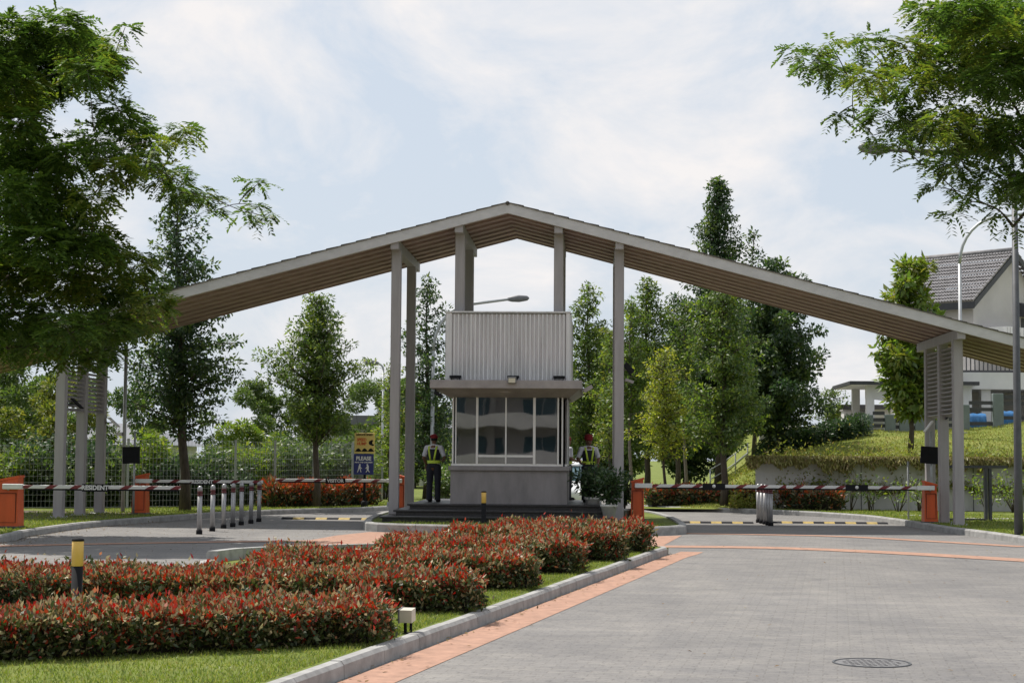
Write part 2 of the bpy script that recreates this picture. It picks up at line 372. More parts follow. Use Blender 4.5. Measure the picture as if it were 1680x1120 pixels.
def clump_leaves(clumps, per, ln, wd, mt, flat=0.7, droop=-0.25):
    """clumps: (x, y, z, r[, flatten]) - leaves spread through each clump, denser near its surface."""
    ps, ax, nr = [], [], []
    for c in clumps:
        k = max(6, int(per*(c[3]/0.4)**2)); d = rand_unit(k); rr = c[3]*RNG.uniform(0.25, 1, k)**0.6
        p = d*rr[:, None]; p[:, 2] *= flat
        ps.append(p+np.array(c[:3])); a = d*0.8+rand_unit(k)*0.7; a[:, 2] += droop; ax.append(a)
        n_ = rand_unit(k)*0.75; n_[:, 2] += 0.8; nr.append(n_)
    if isinstance(mt, tuple):                               # two kinds of bough: older leaves and paler young growth
        out_ = []
        for m_, sel in ((mt[0], [i for i in range(len(ps)) if (i*7+3) % 10 >= mt[2]]), (mt[1], [i for i in range(len(ps)) if (i*7+3) % 10 < mt[2]])):
            if not sel: continue
            a, b, c = (np.concatenate([q[i] for i in sel]) for q in (ps, ax, nr)); k = len(a)
            out_.append((a, b, c, ln*RNG.uniform(0.55, 1.35, k), wd*RNG.uniform(0.7, 1.2, k), m_))
        return out_
    ps, ax, nr = map(np.concatenate, (ps, ax, nr)); k = len(ps)
    return (ps, ax, nr, ln*RNG.uniform(0.6, 1.3, k), wd*RNG.uniform(0.7, 1.2, k), mt)

# ================================================================== THE SETTING
g = MB(); g.sheet([(-700, -250), (700, -250), (700, 1100), (-700, 1100)], -0.08); structure(g, 'ground', ['lawn'])
g = MB(); g.sheet([(-30, -60), (30, -60), (30, 140), (-30, 140)], 0.0); structure(g, 'road', ['road_pavers'])

LEFT_KERB = smooth_line([(-9.6, -60), (-9.8, 0), (-10.3, 18), (-10.95, 31.2), (-11.25, 33.4), (-11.35, 37.6), (-10.73, 41.8), (-9.78, 46), (-8.29, 48.95), (-6.6, 51.4), (-5.9, 55), (-5.6, 62), (-5.5, 100), (-5.5, 140)], 0.6)
RIGHT_KERB = smooth_line([(10.2, -60), (10.0, 0), (9.3, 22), (8.57, 34.7), (8.02, 40.2), (7.85, 43.7), (7.4, 47.6), (6.3, 50.4), (4.4, 53.0), (2.4, 54.4), (1.3, 57), (0.95, 63), (0.9, 100), (0.9, 140)], 0.6)
def kerb_line(mb, pts, side, w=0.16, z1=0.14, z0=-0.02, closed=False):
    """a row of kerb stones about a metre long; side=+1 puts the stone to the left of the walking direction"""
    P = [Vector((x, y, 0)) for x, y in pts]
    if closed: P.append(P[0])
    L = [0.0]
    for a, b in zip(P, P[1:]): L.append(L[-1]+(b-a).length)
    def at(s):
        s = min(max(s, 0), L[-1]-1e-4)
        i = max(k for k in range(len(L)-1) if L[k] <= s); t = (s-L[i])/max(L[i+1]-L[i], 1e-6)
        return P[i].lerp(P[i+1], t), (P[i+1]-P[i]).normalized()
    n = max(1, round(L[-1]/1.0)); st = L[-1]/n
    for k in range(n):
        dz = random.uniform(-0.003, 0.003); sub = 2; rows = []
        for j in range(sub+1):
            p, t = at(k*st+0.004+(st-0.008)*j/sub); nn = Vector((-t.y, t.x, 0))*side
            rows.append([p+Vector((0, 0, z0)), p+Vector((0, 0, z1-0.03+dz))+nn*0.006, p+nn*0.03+Vector((0, 0, z1+dz)), p+nn*w+Vector((0, 0, z1+dz)), p+nn*w+Vector((0, 0, z0))])
        vs = [v for r in rows for v in r]; fs = []
        for j in range(sub):
            for q in range(4):
                f = (j*5+q, j*5+q+1, (j+1)*5+q+1, (j+1)*5+q); fs.append(f if side < 0 else f[::-1])
        fs.append((0, 1, 2, 3, 4) if side > 0 else (4, 3, 2, 1, 0)); e = sub*5; fs.append((e+4, e+3, e+2, e+1, e) if side > 0 else (e, e+1, e+2, e+3, e+4))
        mb.add(vs, fs)
def inset(pts, d, closed=True):
    P = [Vector((x, y)) for x, y in pts]; out = []; n = len(P)
    for i in range(n):
        a, b = (P[i-1] if closed or i else P[i]), (P[(i+1) % n] if closed or i < n-1 else P[i])
        t = (b-a).normalized(); q = P[i]+Vector((-t.y, t.x))*d; out.append((q.x, q.y))
    return out
g = MB(); g.prism(inset(LEFT_KERB, 0.1, False)+[(-30.0, 140), (-30.0, -60)], -0.02, 0.115); structure(g, 'verge_lawn', ['lawn'])
g = MB(); g.prism([(30.0, -60), (30.0, 140)]+inset(RIGHT_KERB, -0.1, False)[::-1], -0.02, 0.115); structure(g, 'verge_lawn', ['lawn'])
g = MB(); kerb_line(g, LEFT_KERB, 1); kerb_line(g, RIGHT_KERB, -1); structure(g, 'kerb', ['kerb'])

def kx(Y): return -1.86+(Y-12.72)*0.1848
MEDIAN = [(kx(-4), -4.0), (kx(5), 5.0), (kx(12), 12.0), (kx(20), 20.0), (kx(27), 27.0), (kx(29.2), 29.2), (1.36, 29.85), (1.22, 30.1), (0.8, 30.1), (-0.9, 29.2), (-2.8, 27.85), (-4.0, 26.95), (-4.9, 26.25), (-5.4, 25.5), (-5.6, 24.6), (-5.65, 20.0), (-5.9, -4.0)]
g = MB(); g.prism(inset(MEDIAN, 0.06), -0.02, 0.11); structure(g, 'median_lawn', ['lawn'])
g = MB(); kerb_line(g, MEDIAN[:9], 1, w=0.115, z1=0.128); kerb_line(g, smooth_line(MEDIAN[8:15], 0.4), 1, w=0.18, z1=0.27); kerb_line(g, MEDIAN[14:], 1, w=0.18, z1=0.15); structure(g, 'median_kerb', ['kerb'])
ISLAND = smooth_line([(-4.75, 37.55), (-3.33, 36.9), (-1.0, 36.4), (0.6, 36.5), (1.75, 37.3), (2.1, 38.6), (2.0, 44.0), (1.5, 48.5), (0.2, 51.5), (-1.6, 52.6), (-3.2, 51.6), (-4.8, 49.0), (-5.55, 46.0), (-5.5, 42.0), (-5.2, 38.6)], 0.4, True)
g = MB(); g.prism(inset(ISLAND, 0.1), -0.02, 0.15); structure(g, 'island_lawn', ['lawn'])
g = MB(); kerb_line(g, ISLAND, 1, w=0.18, z1=0.19, closed=True); structure(g, 'island_kerb', ['kerb'])

# orange paver bands and the gore between the lanes (flush sheets)
def band(mb, pts, w, z):
    P = smooth_line(pts, 0.8); a = inset(P, w/2, False); b = inset(P, -w/2, False)
    vs = [(x, y, z) for x, y in b]+[(x, y, z) for x, y in a]; n = len(P)
    mb.add(vs, [(i, i+1, n+i+1, n+i) for i in range(n-1)])
g = MB()
edge = [(kx(y)+0.24, y) for y in (-4, 5, 12, 20, 26, 29.0)]+[(1.62, 29.9), (1.75, 30.6)]
band(g, edge, 0.40, 0.004)
band(g, [(0.9, 32.3), (3.3, 32.2), (5.2, 31.0), (7.2, 28.9), (8.9, 27.0)], 0.75, 0.008)
band(g, [(1.3, 38.1), (4.0, 37.7), (5.6, 37.0), (8.3, 33.5)], 0.45, 0.008)
g.sheet([(-5.6, 33.1), (-5.35, 35.6), (-4.9, 37.4), (-3.3, 36.75), (-1.0, 36.25), (1.0, 36.3), (1.9, 37.0), (1.3, 32.5), (0.9, 30.5), (-1.0, 29.5), (-2.9, 28.2), (-4.1, 28.2), (-5.2, 29.3)], 0.004)
band(g, [(-5.4, 33.2), (-7.2, 32.4), (-9.3, 31.2), (-10.9, 30.0)], 0.45, 0.008)
structure(g, 'paver_band', ['orange_pavers'])

g = MB(); g.sheet([(-15.5, 39.8), (-12.2, 40.4), (-11.6, 42.6), (-11.3, 44.4), (-12.6, 46.0), (-15.5, 46.0)], 0.119); structure(g, 'soil_bed', ['soil'])
# the raised ground behind the right-hand retaining wall
def smst(a, b, x):
    t = min(max((x-a)/(b-a), 0), 1); return t*t*(3-2*t)
def hill_h(x, y):
    if y < 53.3: return 0.1
    full = 1.52+(0.25+0.9*smst(4.5, 11, x)+0.35*smst(11, 17, x))*smst(53.3, 63.5, y)+0.9*smst(66, 100, y)+0.05*math.sin(x*1.3+y*0.7)+0.04*math.sin(2.1*x-y)
    left = smst(2.2+(y-54)*0.09, 6.2+(y-54)*0.06, x)
    ramp = min(1.0, (y-53.3)/(0.05+2.6*(1-smst(4.6, 5.6, x))))
    return 0.1+(full-0.1)*left*max(ramp, 0.0)
g = MB(); NX, NY = 70, 44
xs = [1.4+0.32*i if i < 40 else 14.2+(i-40)*1.6 for i in range(NX)]; ys = [53.3+0.3*j if j < 30 else 62.3+(j-30)**1.5*1.7 for j in range(NY)]
g.add([(x, y, hill_h(x, y)) for y in ys for x in xs], [(j*NX+i, j*NX+i+1, (j+1)*NX+i+1, (j+1)*NX+i) for j in range(NY-1) for i in range(NX-1)], 0, True)
structure(g, 'hill', ['hill_grass'])
g = MB(); g.sheet([(9.75, 45.6), (14, 45.9), (14, 46.7), (9.75, 46.4)], 0.125); structure(g, 'footpath', ['concrete'])
g = MB(); g.sheet([(8.3, 47.9), (9.2, 48.0), (9.2, 48.5), (8.2, 48.4)], 0.125); structure(g, 'footpath', ['concrete'])

# ================================================================== THE GATE CANOPY
RX, RZ, SL = -2.08, 7.72, 0.2635                          # ridge, top of fascia, slope
XL, XR = -18.2, 13.2
YF, YR = 40.45, 45.65
PY = (41.0, 42.7, 44.4)
def rz(x): return RZ-SL*abs(x-RX)-0.0
gate = thing('gate_canopy', 'long shallow gabled gate roof on tall grey columns spanning both road lanes', 'gate', (RX, 43.0, 0.0))
def slope_strip(mb, y0, y1, t0, t1, mi=0, x0=XL, x1=XR):
    """a member following both slopes: t0/t1 depth of its top/bottom below the roof line"""
    vs = []
    for x in (x0, RX, x1):
        for (y, t) in ((y0, t1), (y1, t1), (y1, t0), (y0, t0)): vs.append((x, y, rz(x)-t))
    fs = [(0, 1, 2, 3), (11, 10, 9, 8)]
    for i in (0, 4):
        for k in range(4): fs.append((i+(k+1) % 4, i+k, i+4+k, i+4+(k+1) % 4))
    mb.add(vs, [f[::-1] for f in fs], mi)
f = MB(); slope_strip(f, YF, YF+0.05, 0.0, 0.245); slope_strip(f, YF+0.05, YF+0.11, 0.21, 0.245); f.build('fascia', 'fascia_paint', gate)
f = MB(); slope_strip(f, YR-0.05, YR, 0.0, 0.20); f.build('fascia', 'purlin_wood', gate)
f = MB(); slope_strip(f, YF+0.052, YR-0.052, 0.03, 0.10); mat('deck_painted_shade', (0.085, 0.06, 0.052), 0.8, 0.2); f.build('roof_deck', 'deck_painted_shade', gate)  # deck colour darkened so the gaps between the purlins read as shade
f = MB()                                                   # stepped tile courses with a lumpy front edge
for sgn, xe in ((-1, XL), (1, XR)):
    n = int(abs(xe-RX)/0.36)
    for i in range(n):
        a = RX+sgn*i*0.36; b = RX+sgn*(i+1)*0.36+sgn*0.03
        z0a, z0b = rz(a)-0.025, rz(b)-0.025
        h = 0.010+random.uniform(-0.004, 0.006)
        lo, hi = (a, b) if sgn > 0 else (b, a); zl, zh = (z0a, z0b) if sgn > 0 else (z0b, z0a)
        th = 0.022
        tl, tr = (th*0.6, th+h) if sgn > 0 else (th+h, th*0.6)
        f.hexa([(lo, YF-0.03, zl+0.026), (hi, YF-0.03, zh+0.026), (hi, YR+0.03, zh+0.026), (lo, YR+0.03, zl+0.026), (lo, YF-0.03, zl+0.026+tl), (hi, YF-0.03, zh+0.026+tr), (hi, YR+0.03, zh+0.026+tr), (lo, YR+0.03, zl+0.026+tl)])
f.tube([(RX, YF-0.03, RZ-0.01), (RX, YR+0.03, RZ-0.01)], 0.05, 8)
f.build('roof_tiles', 'roof_tile', gate)
NP = 7
for i in range(NP):
    y = YF+0.55+i*(YR-YF-0.80)/(NP-1)
    f = MB(); slope_strip(f, y-0.17, y+0.17, 0.10, 0.165); f.build('purlin', 'purlin_wood', gate)
def column(x, y, z0, w=0.115):
    zt = rz(x)-0.167
    f = MB(); f.box(x-w, x+w, y-w, y+w, z0, zt, bev=0.012); 
    f.build('column', 'gate_paint', gate)
def cross_beam(x):
    z = rz(x)-0.167
    f = MB(); f.box(x-0.10, x+0.10, YF+0.06, YR-0.1, z-0.235, z, bev=0.01); f.build('beam', 'gate_paint', gate)
def col_pair(x, ys, z0):
    zt = rz(x)-0.38
    for y in ys:
        f = MB(); f.box(x-0.115, x+0.115, y-0.115, y+0.115, z0, zt, bev=0.012); c = f.build('column', 'gate_paint', gate)
        if z0 < 1:
            f = MB(); f.box(x-0.19, x+0.19, y-0.19, y+0.19, z0, z0+0.05, bev=0.008)
            for bx in (-0.15, 0.15):
                for by in (-0.15, 0.15): f.tube([(x+bx, y+by, z0+0.05), (x+bx, y+by, z0+0.085)], 0.016, 6)
            f.build('base_plate', 'galvanised', gate)
    cross_beam(x)
col_pair(-4.79, (41.0, 44.4), 0.15); col_pair(0.60, (41.0, 44.4), 0.15)
col_pair(-3.25, (41.05, 44.1), 3.45); col_pair(-0.86, (41.05, 44.1), 3.45)
for x, zlo, zhi in ((-12.95, 2.75, 3.9), (8.63, 2.75, 4.35)):
    col_pair(x, PY, 0.08)
    for ya, yb in ((PY[0], PY[1]), (PY[1], PY[2])):
        f = MB(); z = zlo
        while z < rz(x)-0.5:
            f.obox((x, (ya+yb)/2, z), (0.075, 0, -0.03), (0, (yb-ya)/2-0.117, 0), (0.006, 0, 0.012)); z += 0.105
        f.build('louvre_panel', 'gate_paint', gate)
for x, y in ((-4.79, 41.0), (0.6, 41.0)):                 # small socket boxes low on the inner columns
    f = MB(); f.box(x-0.165, x-0.117, y-0.05, y+0.05, 0.45, 0.56); f.build('socket_box', 'galvanised', gate)

# ================================================================== THE GUARD BOOTH ON ITS STEPS
plat = thing('stepped_platform', 'three dark stone steps under the guard booth', 'steps', (-2.1, 42, 0.13))
for (x0, x1, y0, z0, z1) in ((-4.93, 0.5, 39.3, 0.13, 0.28), (-4.68, 0.36, 39.9, 0.28, 0.41), (-4.42, 0.2, 40.5, 0.41, 0.54)):
    f = MB(); f.box(x0+0.06, x1-0.06, y0+0.06, 45.6, z0, z1-0.045); f.box(x0, x1, y0, 45.7, z1-0.045, z1, bev=0.008); f.build('step', 'granite', plat)
booth = thing('guard_booth', 'grey guard booth with wide front windows and a ribbed upper box', 'guard booth', (-2.05, 42.6, 0.54))
BX0, BX1, BY0, BY1 = -3.42, -0.63, 40.82, 44.5
f = MB(); f.box(BX0, BX1, BY0, BY1, 0.54, 1.33); f.build('base_wall', 'booth_wall', booth)
f = MB(); f.box(BX0-0.05, BX1+0.05, BY0-0.06, BY1+0.05, 1.332, 1.44, bev=0.01); f.build('sill', 'booth_wall', booth)
f = MB(); f.box(BX0+0.1, BX1-0.1, BY1-0.14, BY1, 1.442, 3.2); f.build('rear_wall', 'booth_wall', booth)
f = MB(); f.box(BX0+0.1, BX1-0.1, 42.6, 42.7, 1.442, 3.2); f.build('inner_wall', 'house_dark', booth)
f = MB(); f.box(BX0+0.4, BX1-0.4, 41.3, 42.0, 1.442, 1.47); f.box(-2.5, -2.0, 41.75, 41.8, 1.5, 1.85); f.box(-1.6, -1.2, 41.7, 41.75, 1.48, 1.8); f.build('desk', 'black', booth)
fr = MB(); w = 0.035; y = BY0+0.03; z0, z1 = 1.445, 3.2
def bar(x0, x1, za, zb, d=0.035, yy=y): fr.box(x0, x1, yy-d, yy+d, za, zb)
X0, X1 = BX0+0.03, BX1-0.1
bar(X0, X1, z0, z0+0.05); bar(X0, X1, z1-0.09, z1-0.05)
for x, ww in ((X0+0.02, 0.018), (X0+0.09, 0.014), (-2.79, 0.026), (-2.1, 0.017), (-1.42, 0.030), (X1-0.12, 0.018), (X1-0.02, 0.018)): bar(x-ww, x+ww, z0+0.052, z1-0.092, 0.03)
bar(-2.762, -2.119, 1.655, 1.705, 0.016); bar(-2.081, -1.452, 1.655, 1.705, 0.016)
for xs_ in (BX0+0.03, BX1-0.03):
    for yy in (41.6, 42.5, 43.4, 44.3): fr.box(xs_-0.03, xs_+0.03, yy-0.025, yy+0.025, z0, z1)
    fr.box(xs_-0.028, xs_+0.028, BY0+0.07, BY1-0.15, z0+0.002, z0+0.05)
win = fr.build('window', 'aluminium', booth)
def pane(x0, x1, za, zb, yy=y):
    f = MB(); t = random.uniform(-0.004, 0.004)
    f.hexa([(x0, yy-0.004+t, za), (x1, yy-0.004-t, za), (x1, yy+0.004-t, za), (x0, yy+0.004+t, za), (x0, yy-0.004+t, zb), (x1, yy-0.004-t, zb), (x1, yy+0.004-t, zb), (x0, yy+0.004+t, zb)])
    f.build('pane', 'booth_glass', win)
for a, b, c, d in ((X0+0.105, -2.817, 1.495, 3.108), (-2.763, -2.118, 1.706, 3.108), (-2.082, -1.451, 1.706, 3.108), (-1.389, X1-0.139, 1.495, 3.108), (-2.763, -2.118, 1.495, 1.654), (-2.082, -1.451, 1.495, 1.654)): pane(a, b, c, d)
for xs_ in (BX0+0.03, BX1-0.03):
    for a, b in ((40.92, 41.57), (41.63, 42.47), (42.53, 43.37), (43.43, 44.27)):
        f = MB(); f.box(xs_-0.004, xs_+0.004, a, b, 1.5, 3.2); f.build('pane', 'booth_glass', win)
f = MB(); f.box(BX0+0.02, BX1-0.02, BY0+0.02, BY1, 3.202, 3.26)
CX0, CX1, CY0, CY1 = -3.86, -0.28, 40.0, 45.1
vs = [(BX0-0.02, BY0-0.1, 3.06), (BX1+0.02, BY0-0.1, 3.06)]
f.box(CX0, CX1, CY0, CY1, 3.262, 3.46, bev=0.01); f.hexa([(BX0-0.06, BY0-0.08, 3.08), (BX1+0.06, BY0-0.08, 3.08), (BX1+0.06, BY1+0.06, 3.08), (BX0-0.06, BY1+0.06, 3.08), (CX0+0.05, CY0+0.05, 3.261), (CX1-0.05, CY0+0.05, 3.261), (CX1-0.05, CY1-0.05, 3.261), (CX0+0.05, CY1-0.05, 3.261)]); f.build('canopy', 'canopy_paint', booth)
c = MB(); ux0, ux1, uy0, uy1, uz0, uz1 = -3.52, -0.60, 40.72, 44.4, 3.462, 5.10          # ribbed cladding: trapezoid ribs on all four sides
def ribs(p, q, n, out_):
    p, q, out_ = Vector(p), Vector(q), Vector(out_); prof = []
    for i in range(n):
        for t, h in ((0.0, 0), (0.18, 0), (0.34, 1), (0.68, 1), (0.84, 0)): prof.append(p.lerp(q, (i+t)/n)+out_*0.055*h)
    prof.append(q)
    k = len(prof); vs = [(v.x, v.y, uz0+0.03) for v in prof]+[(v.x, v.y, uz1-0.03) for v in prof]
    c.add(vs, [(i, i+1, k+i+1, k+i) for i in range(k-1)])
ribs((ux0+0.12, uy0, 0), (ux1-0.07, uy0, 0), 27, (0, -1, 0)); ribs((ux1, uy0+0.05, 0), (ux1, uy1, 0), 30, (1, 0, 0))
ribs((ux1, uy1, 0), (ux0, uy1, 0), 26, (0, 1, 0)); ribs((ux0, uy1, 0), (ux0, uy0+0.05, 0), 30, (-1, 0, 0))
c.build('ribbed_box', 'corrugated', booth)
c = MB()
for x0, x1 in ((ux0-0.02, ux0+0.118), (ux1-0.068, ux1+0.02)): c.box(x0, x1, uy0-0.06, uy0+0.05, uz0, uz1-0.002)
c.box(ux0-0.04, ux1+0.04, uy0-0.08, uy1+0.05, uz1, uz1+0.035); c.box(ux0+0.02, ux1-0.02, uy0+0.05, uy1-0.05, uz0, uz1-0.001); c.build('trim', 'corrugated', booth)
for x in (-3.3, -1.92, -0.83):
    f = MB(); f.box(x-0.14, x+0.14, 40.5, 40.66, 3.53, 3.59, bev=0.01); f.tube([(x-0.1, 40.58, 3.46), (x-0.1, 40.58, 3.53)], 0.012, 6); f.tube([(x+0.1, 40.58, 3.46), (x+0.1, 40.58, 3.53)], 0.012, 6); f.build('spotlight', 'black', booth)
f = MB(); f.box(-2.02, -1.82, 39.90, 39.996, 3.38, 3.54, bev=0.012); fl = f.build('wall_light', 'lamp_head', booth)
f = MB(); f.box(-2.0, -1.84, 39.89, 39.899, 3.395, 3.5); f.build('lens', 'floodlight_lens', fl)
f = MB(); f.tube([(-2.1, 40.4, 3.22), (-2.1, 40.4, 3.18)], 0.16, 16); f.build('ceiling_lamp', 'canopy_paint', booth)
f = MB(); f.tube([(-3.74, 40.15, 3.25), (-3.72, 40.12, 3.16)], 0.02, 6); f.obox((-3.66, 40.05, 3.12), (0.09, 0, -0.05), (0, 0.06, 0), (0.02, 0, 0.035)); f.build('camera', 'black', booth)
f = MB(); f.tube([(-0.3, 40.5, 3.3), (-0.2, 40.45, 3.24)], 0.02, 6); f.obox((-0.14, 40.4, 3.28), (0.10, 0, 0.06), (0, 0.08, 0), (-0.02, 0, 0.04)); f.build('floodlight', 'canopy_paint', booth)

# ================================================================== BARRIERS
def stripe_mat(name, period, phase):
    m = bpy.data.materials.new(name); m.use_nodes = True
    n, l = m.node_tree.nodes, m.node_tree.links; b = n['Principled BSDF']; b.inputs['Roughness'].default_value = 0.45
    tcn = n.new('ShaderNodeTexCoord'); sp = n.new('ShaderNodeSeparateXYZ'); l.new(tcn.outputs['Object'], sp.inputs[0])
    a = n.new('ShaderNodeMath'); a.operation = 'MULTIPLY_ADD'; a.inputs[1].default_value = -1.6; l.new(sp.outputs[2], a.inputs[0]); l.new(sp.outputs[0], a.inputs[2])
    d = n.new('ShaderNodeMath'); d.operation = 'ADD'; d.inputs[1].default_value = 100*period+phase; l.new(a.outputs[0], d.inputs[0])
    mo = n.new('ShaderNodeMath'); mo.operation = 'MODULO'; mo.inputs[1].default_value = period; l.new(d.outputs[0], mo.inputs[0])
    lt = n.new('ShaderNodeMath'); lt.operation = 'LESS_THAN'; lt.inputs[1].default_value = period*0.33; l.new(mo.outputs[0], lt.inputs[0])
    mx = n.new('ShaderNodeMix'); mx.data_type = 'RGBA'; l.new(lt.outputs[0], mx.inputs[0]); mx.inputs[6].default_value = (0.68, 0.67, 0.65, 1); mx.inputs[7].default_value = (0.17, 0.018, 0.024, 1)
    l.new(mx.outputs[2], b.inputs['Base Color']); M[name] = m
stripe_mat('boom_stripes', 0.52, 0.0)
def barrier(x, y, z0, sgn, length, label, word=None, h=1.02, w=0.15):
    t = thing('boom_barrier', label, 'barrier', (x, y, z0), 'boom barriers across the gate lanes')
    f = MB(); wb, wt, db, dt = w+0.015, w-0.01, 0.20, 0.17
    lo, hi = (0.0, 0.09) if sgn > 0 else (0.09, 0.0)
    f.hexa([(x-wb, y-db, z0+0.05), (x+wb, y-db, z0+0.05), (x+wb, y+db, z0+0.05), (x-wb, y+db, z0+0.05), (x-wt, y-dt, z0+h-0.03-hi), (x+wt, y-dt, z0+h-0.03-lo), (x+wt, y+dt, z0+h-0.03-lo), (x-wt, y+dt, z0+h-0.03-hi)])
    f.build('cabinet', 'orange_paint', t)
    f = MB(); f.hexa([(x-wt-0.02, y-dt-0.02, z0+h-0.028-hi), (x+wt+0.02, y-dt-0.02, z0+h-0.028-lo), (x+wt+0.02, y+dt+0.02, z0+h-0.028-lo), (x-wt-0.02, y+dt+0.02, z0+h-0.028-hi), (x-wt-0.02, y-dt-0.02, z0+h+0.02-hi), (x+wt+0.02, y-dt-0.02, z0+h+0.02-lo), (x+wt+0.02, y+dt+0.02, z0+h+0.02-lo), (x-wt-0.02, y+dt+0.02, z0+h+0.02-hi)])
    f.build('lid', 'orange_paint', t)
    f = MB(); f.box(x-w-0.03, x+w+0.03, y-0.23, y+0.23, z0-0.03, z0+0.05, bev=0.01); f.build('plinth', 'dark_metal', t)
    f = MB(); f.tube([(x+sgn*0.02, y-0.19, z0+0.8), (x+sgn*0.02, y-0.175, z0+0.8)], 0.022, 10); f.build('lock', 'steel', t)
    f = MB(); e_ = 0.010; w_i = w-0.03
    for (xa, xb, za, zc) in ((x-w_i, x+w_i, z0+0.12, z0+0.128), (x-w_i, x+w_i, z0+0.72, z0+0.728), (x-w_i, x-w_i+0.008, z0+0.128, z0+0.72), (x+w_i-0.008, x+w_i, z0+0.128, z0+0.72)): f.box(xa, xb, y-db-0.004, y-db+0.06, za, zc)
    f.build('door_seam', 'black', t)
    zb = 0.935+z0*0.4; yb = y-0.27
    f = MB(); f.box(min(x-sgn*0.07, x+sgn*0.35), max(x-sgn*0.07, x+sgn*0.35), yb-0.035, yb+0.06, zb-0.055, zb+0.055, bev=0.01); f.build('arm_holder', 'white_paint', t)
    a, b = sorted((x+sgn*0.36, x+sgn*(length)))
    f = MB(); f.box(a, b, yb-0.02, yb+0.02, zb-0.038, zb+0.038, bev=0.008); boom = f.build('boom', 'boom_stripes', t)
    f = MB(); f.box(a+0.1, b-0.05, yb-0.012, yb+0.012, zb-0.07, zb-0.040); f.build('rubber_edge', 'black', boom)
    xm = x+sgn*(length*0.5+0.05)
    f = MB(); f.box(xm-0.27, xm+0.27, yb-0.034, yb-0.022, zb-0.09, zb+0.065); pl = f.build('plate', 'black', boom)
    if word: text(word, 0.125, (xm, yb-0.037, zb-0.012), (PI/2, 0, 0), 'white_paint', pl, ext=0.001)
    else:
        f = MB(); f.tube([(xm, yb-0.041, zb), (xm, yb-0.035, zb)], 0.042, 16); f.build('disc', 'white_paint', pl)
    return t
barrier(-12.05, 34.9, 0.12, 1, 3.62, 'orange barrier nearest the camera, at the left kerb, its boom marked RESIDENT', 'RESIDENT', 1.07, 0.22)
barrier(-11.64, 43.6, 0.12, 1, 3.22, 'orange barrier behind the black screen, beside the left gate columns', 'RESIDENT', 1.04, 0.17)
barrier(-5.26, 46.5, 0.15, -1, 3.38, 'orange barrier half hidden behind the left inner column, its boom marked VISITOR', 'VISITOR', w=0.14)
barrier(1.06, 41.6, 0.15, 1, 3.55, 'orange barrier beside the potted plants, its boom reaching right')
barrier(8.18, 42.2, 0.12, -1, 3.50, 'orange barrier at the right gate columns, its boom reaching left')

# ================================================================== BOLLARDS, LIGHTS, HUMPS
def bollard(x, y, label, group):
    t = thing('steel_bollard', label, 'bollard', (x, y, 0), group)
    f = MB(); f.lathe((x, y, 0), [(0.052, 0.09), (0.052, 0.80)], 16); f.build('post', 'steel', t)
    f = MB(); f.lathe((x, y, 0), [(0.056, 0.80), (0.056, 0.835), (0.047, 0.837), (0.047, 0.862), (0.056, 0.864), (0.056, 0.90)], 16); f.build('reflector_band', 'red_tape', t)
    f = MB(); f.lathe((x, y, 0), [(0.056, 0.901), (0.055, 0.95), (0.047, 0.982), (0.028, 1.003), (0.003, 1.012)], 16); f.build('cap', 'steel', t)
    f = MB(); f.lathe((x, y, 0), [(0.066, 0.0), (0.066, 0.085), (0.054, 0.09)], 16); f.build('foot', 'black', t)
BL = [(-8.25, 35.6), (-8.3, 37.05), (-8.37, 38.5), (-8.35, 39.4), (-8.37, 40.45), (-8.34, 41.45), (-8.37, 42.6)]
nth = ['nearest', 'second', 'third', 'middle', 'fifth', 'sixth', 'farthest']
for (x, y), w_ in zip(BL, nth):
    bollard(x, y, w_+' steel bollard'+(' from the camera' if w_ in ('second', 'third', 'fifth', 'sixth') else '')+' in the row of seven between the left lanes', 'steel bollards between the left lanes')
BRR = [(4.3, 45.0), (4.33, 44.4), (4.36, 43.85), (4.38, 43.35), (4.4, 42.85)]
for (x, y), w_ in zip(BRR, ['farthest', 'second farthest', 'middle', 'second nearest', 'nearest']):
    bollard(x, y, w_+' steel bollard in the tight row of five between the right lanes', 'steel bollards between the right lanes')
def bollard_light(x, y, z, label, r=0.054, h=0.73):
    t = thing('bollard_light', label, 'bollard light', (x, y, z), 'yellow topped bollard lights')
    f = MB(); f.lathe((x, y, z), [(r*1.35, -0.02), (r*1.35, 0.02), (r, 0.025), (r, h*0.63)], 20); f.build('post', 'black', t)
    f = MB(); f.lathe((x, y, z), [(r, h*0.631), (r*1.05, h*0.635), (r*1.05, h*0.955), (r, h*0.96)], 20); f.build('diffuser', 'bollard_yellow', t)
    f = MB(); f.lathe((x, y, z), [(r*1.1, h*0.961), (r*1.1, h*0.985), (r*0.9, h*0.997), (0.005, h)], 20); f.build('cap', 'black', t)
bollard_light(-5.0, 16.45, 0.11, 'yellow and black bollard light standing among the red hedge rows')
bollard_light(-2.5, 39.0, 0.15, 'yellow and black bollard light in front of the booth steps')
t = thing('ground_spotlight', 'small boxy garden spotlight on the lawn beside the nearest hedge', 'spotlight', (-1.62, 15.0, 0.11))
f = MB(); f.obox((-1.62, 14.98, 0.27), (0.055, -0.012, 0), (0.012, 0.05, 0.008), (0, -0.008, 0.055)); hd = f.build('lamp_housing', 'floodlight_lens', t)
f = MB(); f.obox((-1.68, 14.993, 0.27), (0.006, -0.001, 0), (0.013, 0.054, 0.009), (0, -0.009, 0.06)); f.build('rim', 'lamp_head', t)
f = MB(); f.tube([(-1.64, 15.0, 0.09), (-1.64, 15.0, 0.22)], 0.014, 8); f.tube([(-1.59, 15.0, 0.09), (-1.59, 15.0, 0.215)], 0.012, 8); f.box(-1.67, -1.56, 14.96, 15.04, 0.10, 0.118); f.build('bracket', 'black', t)
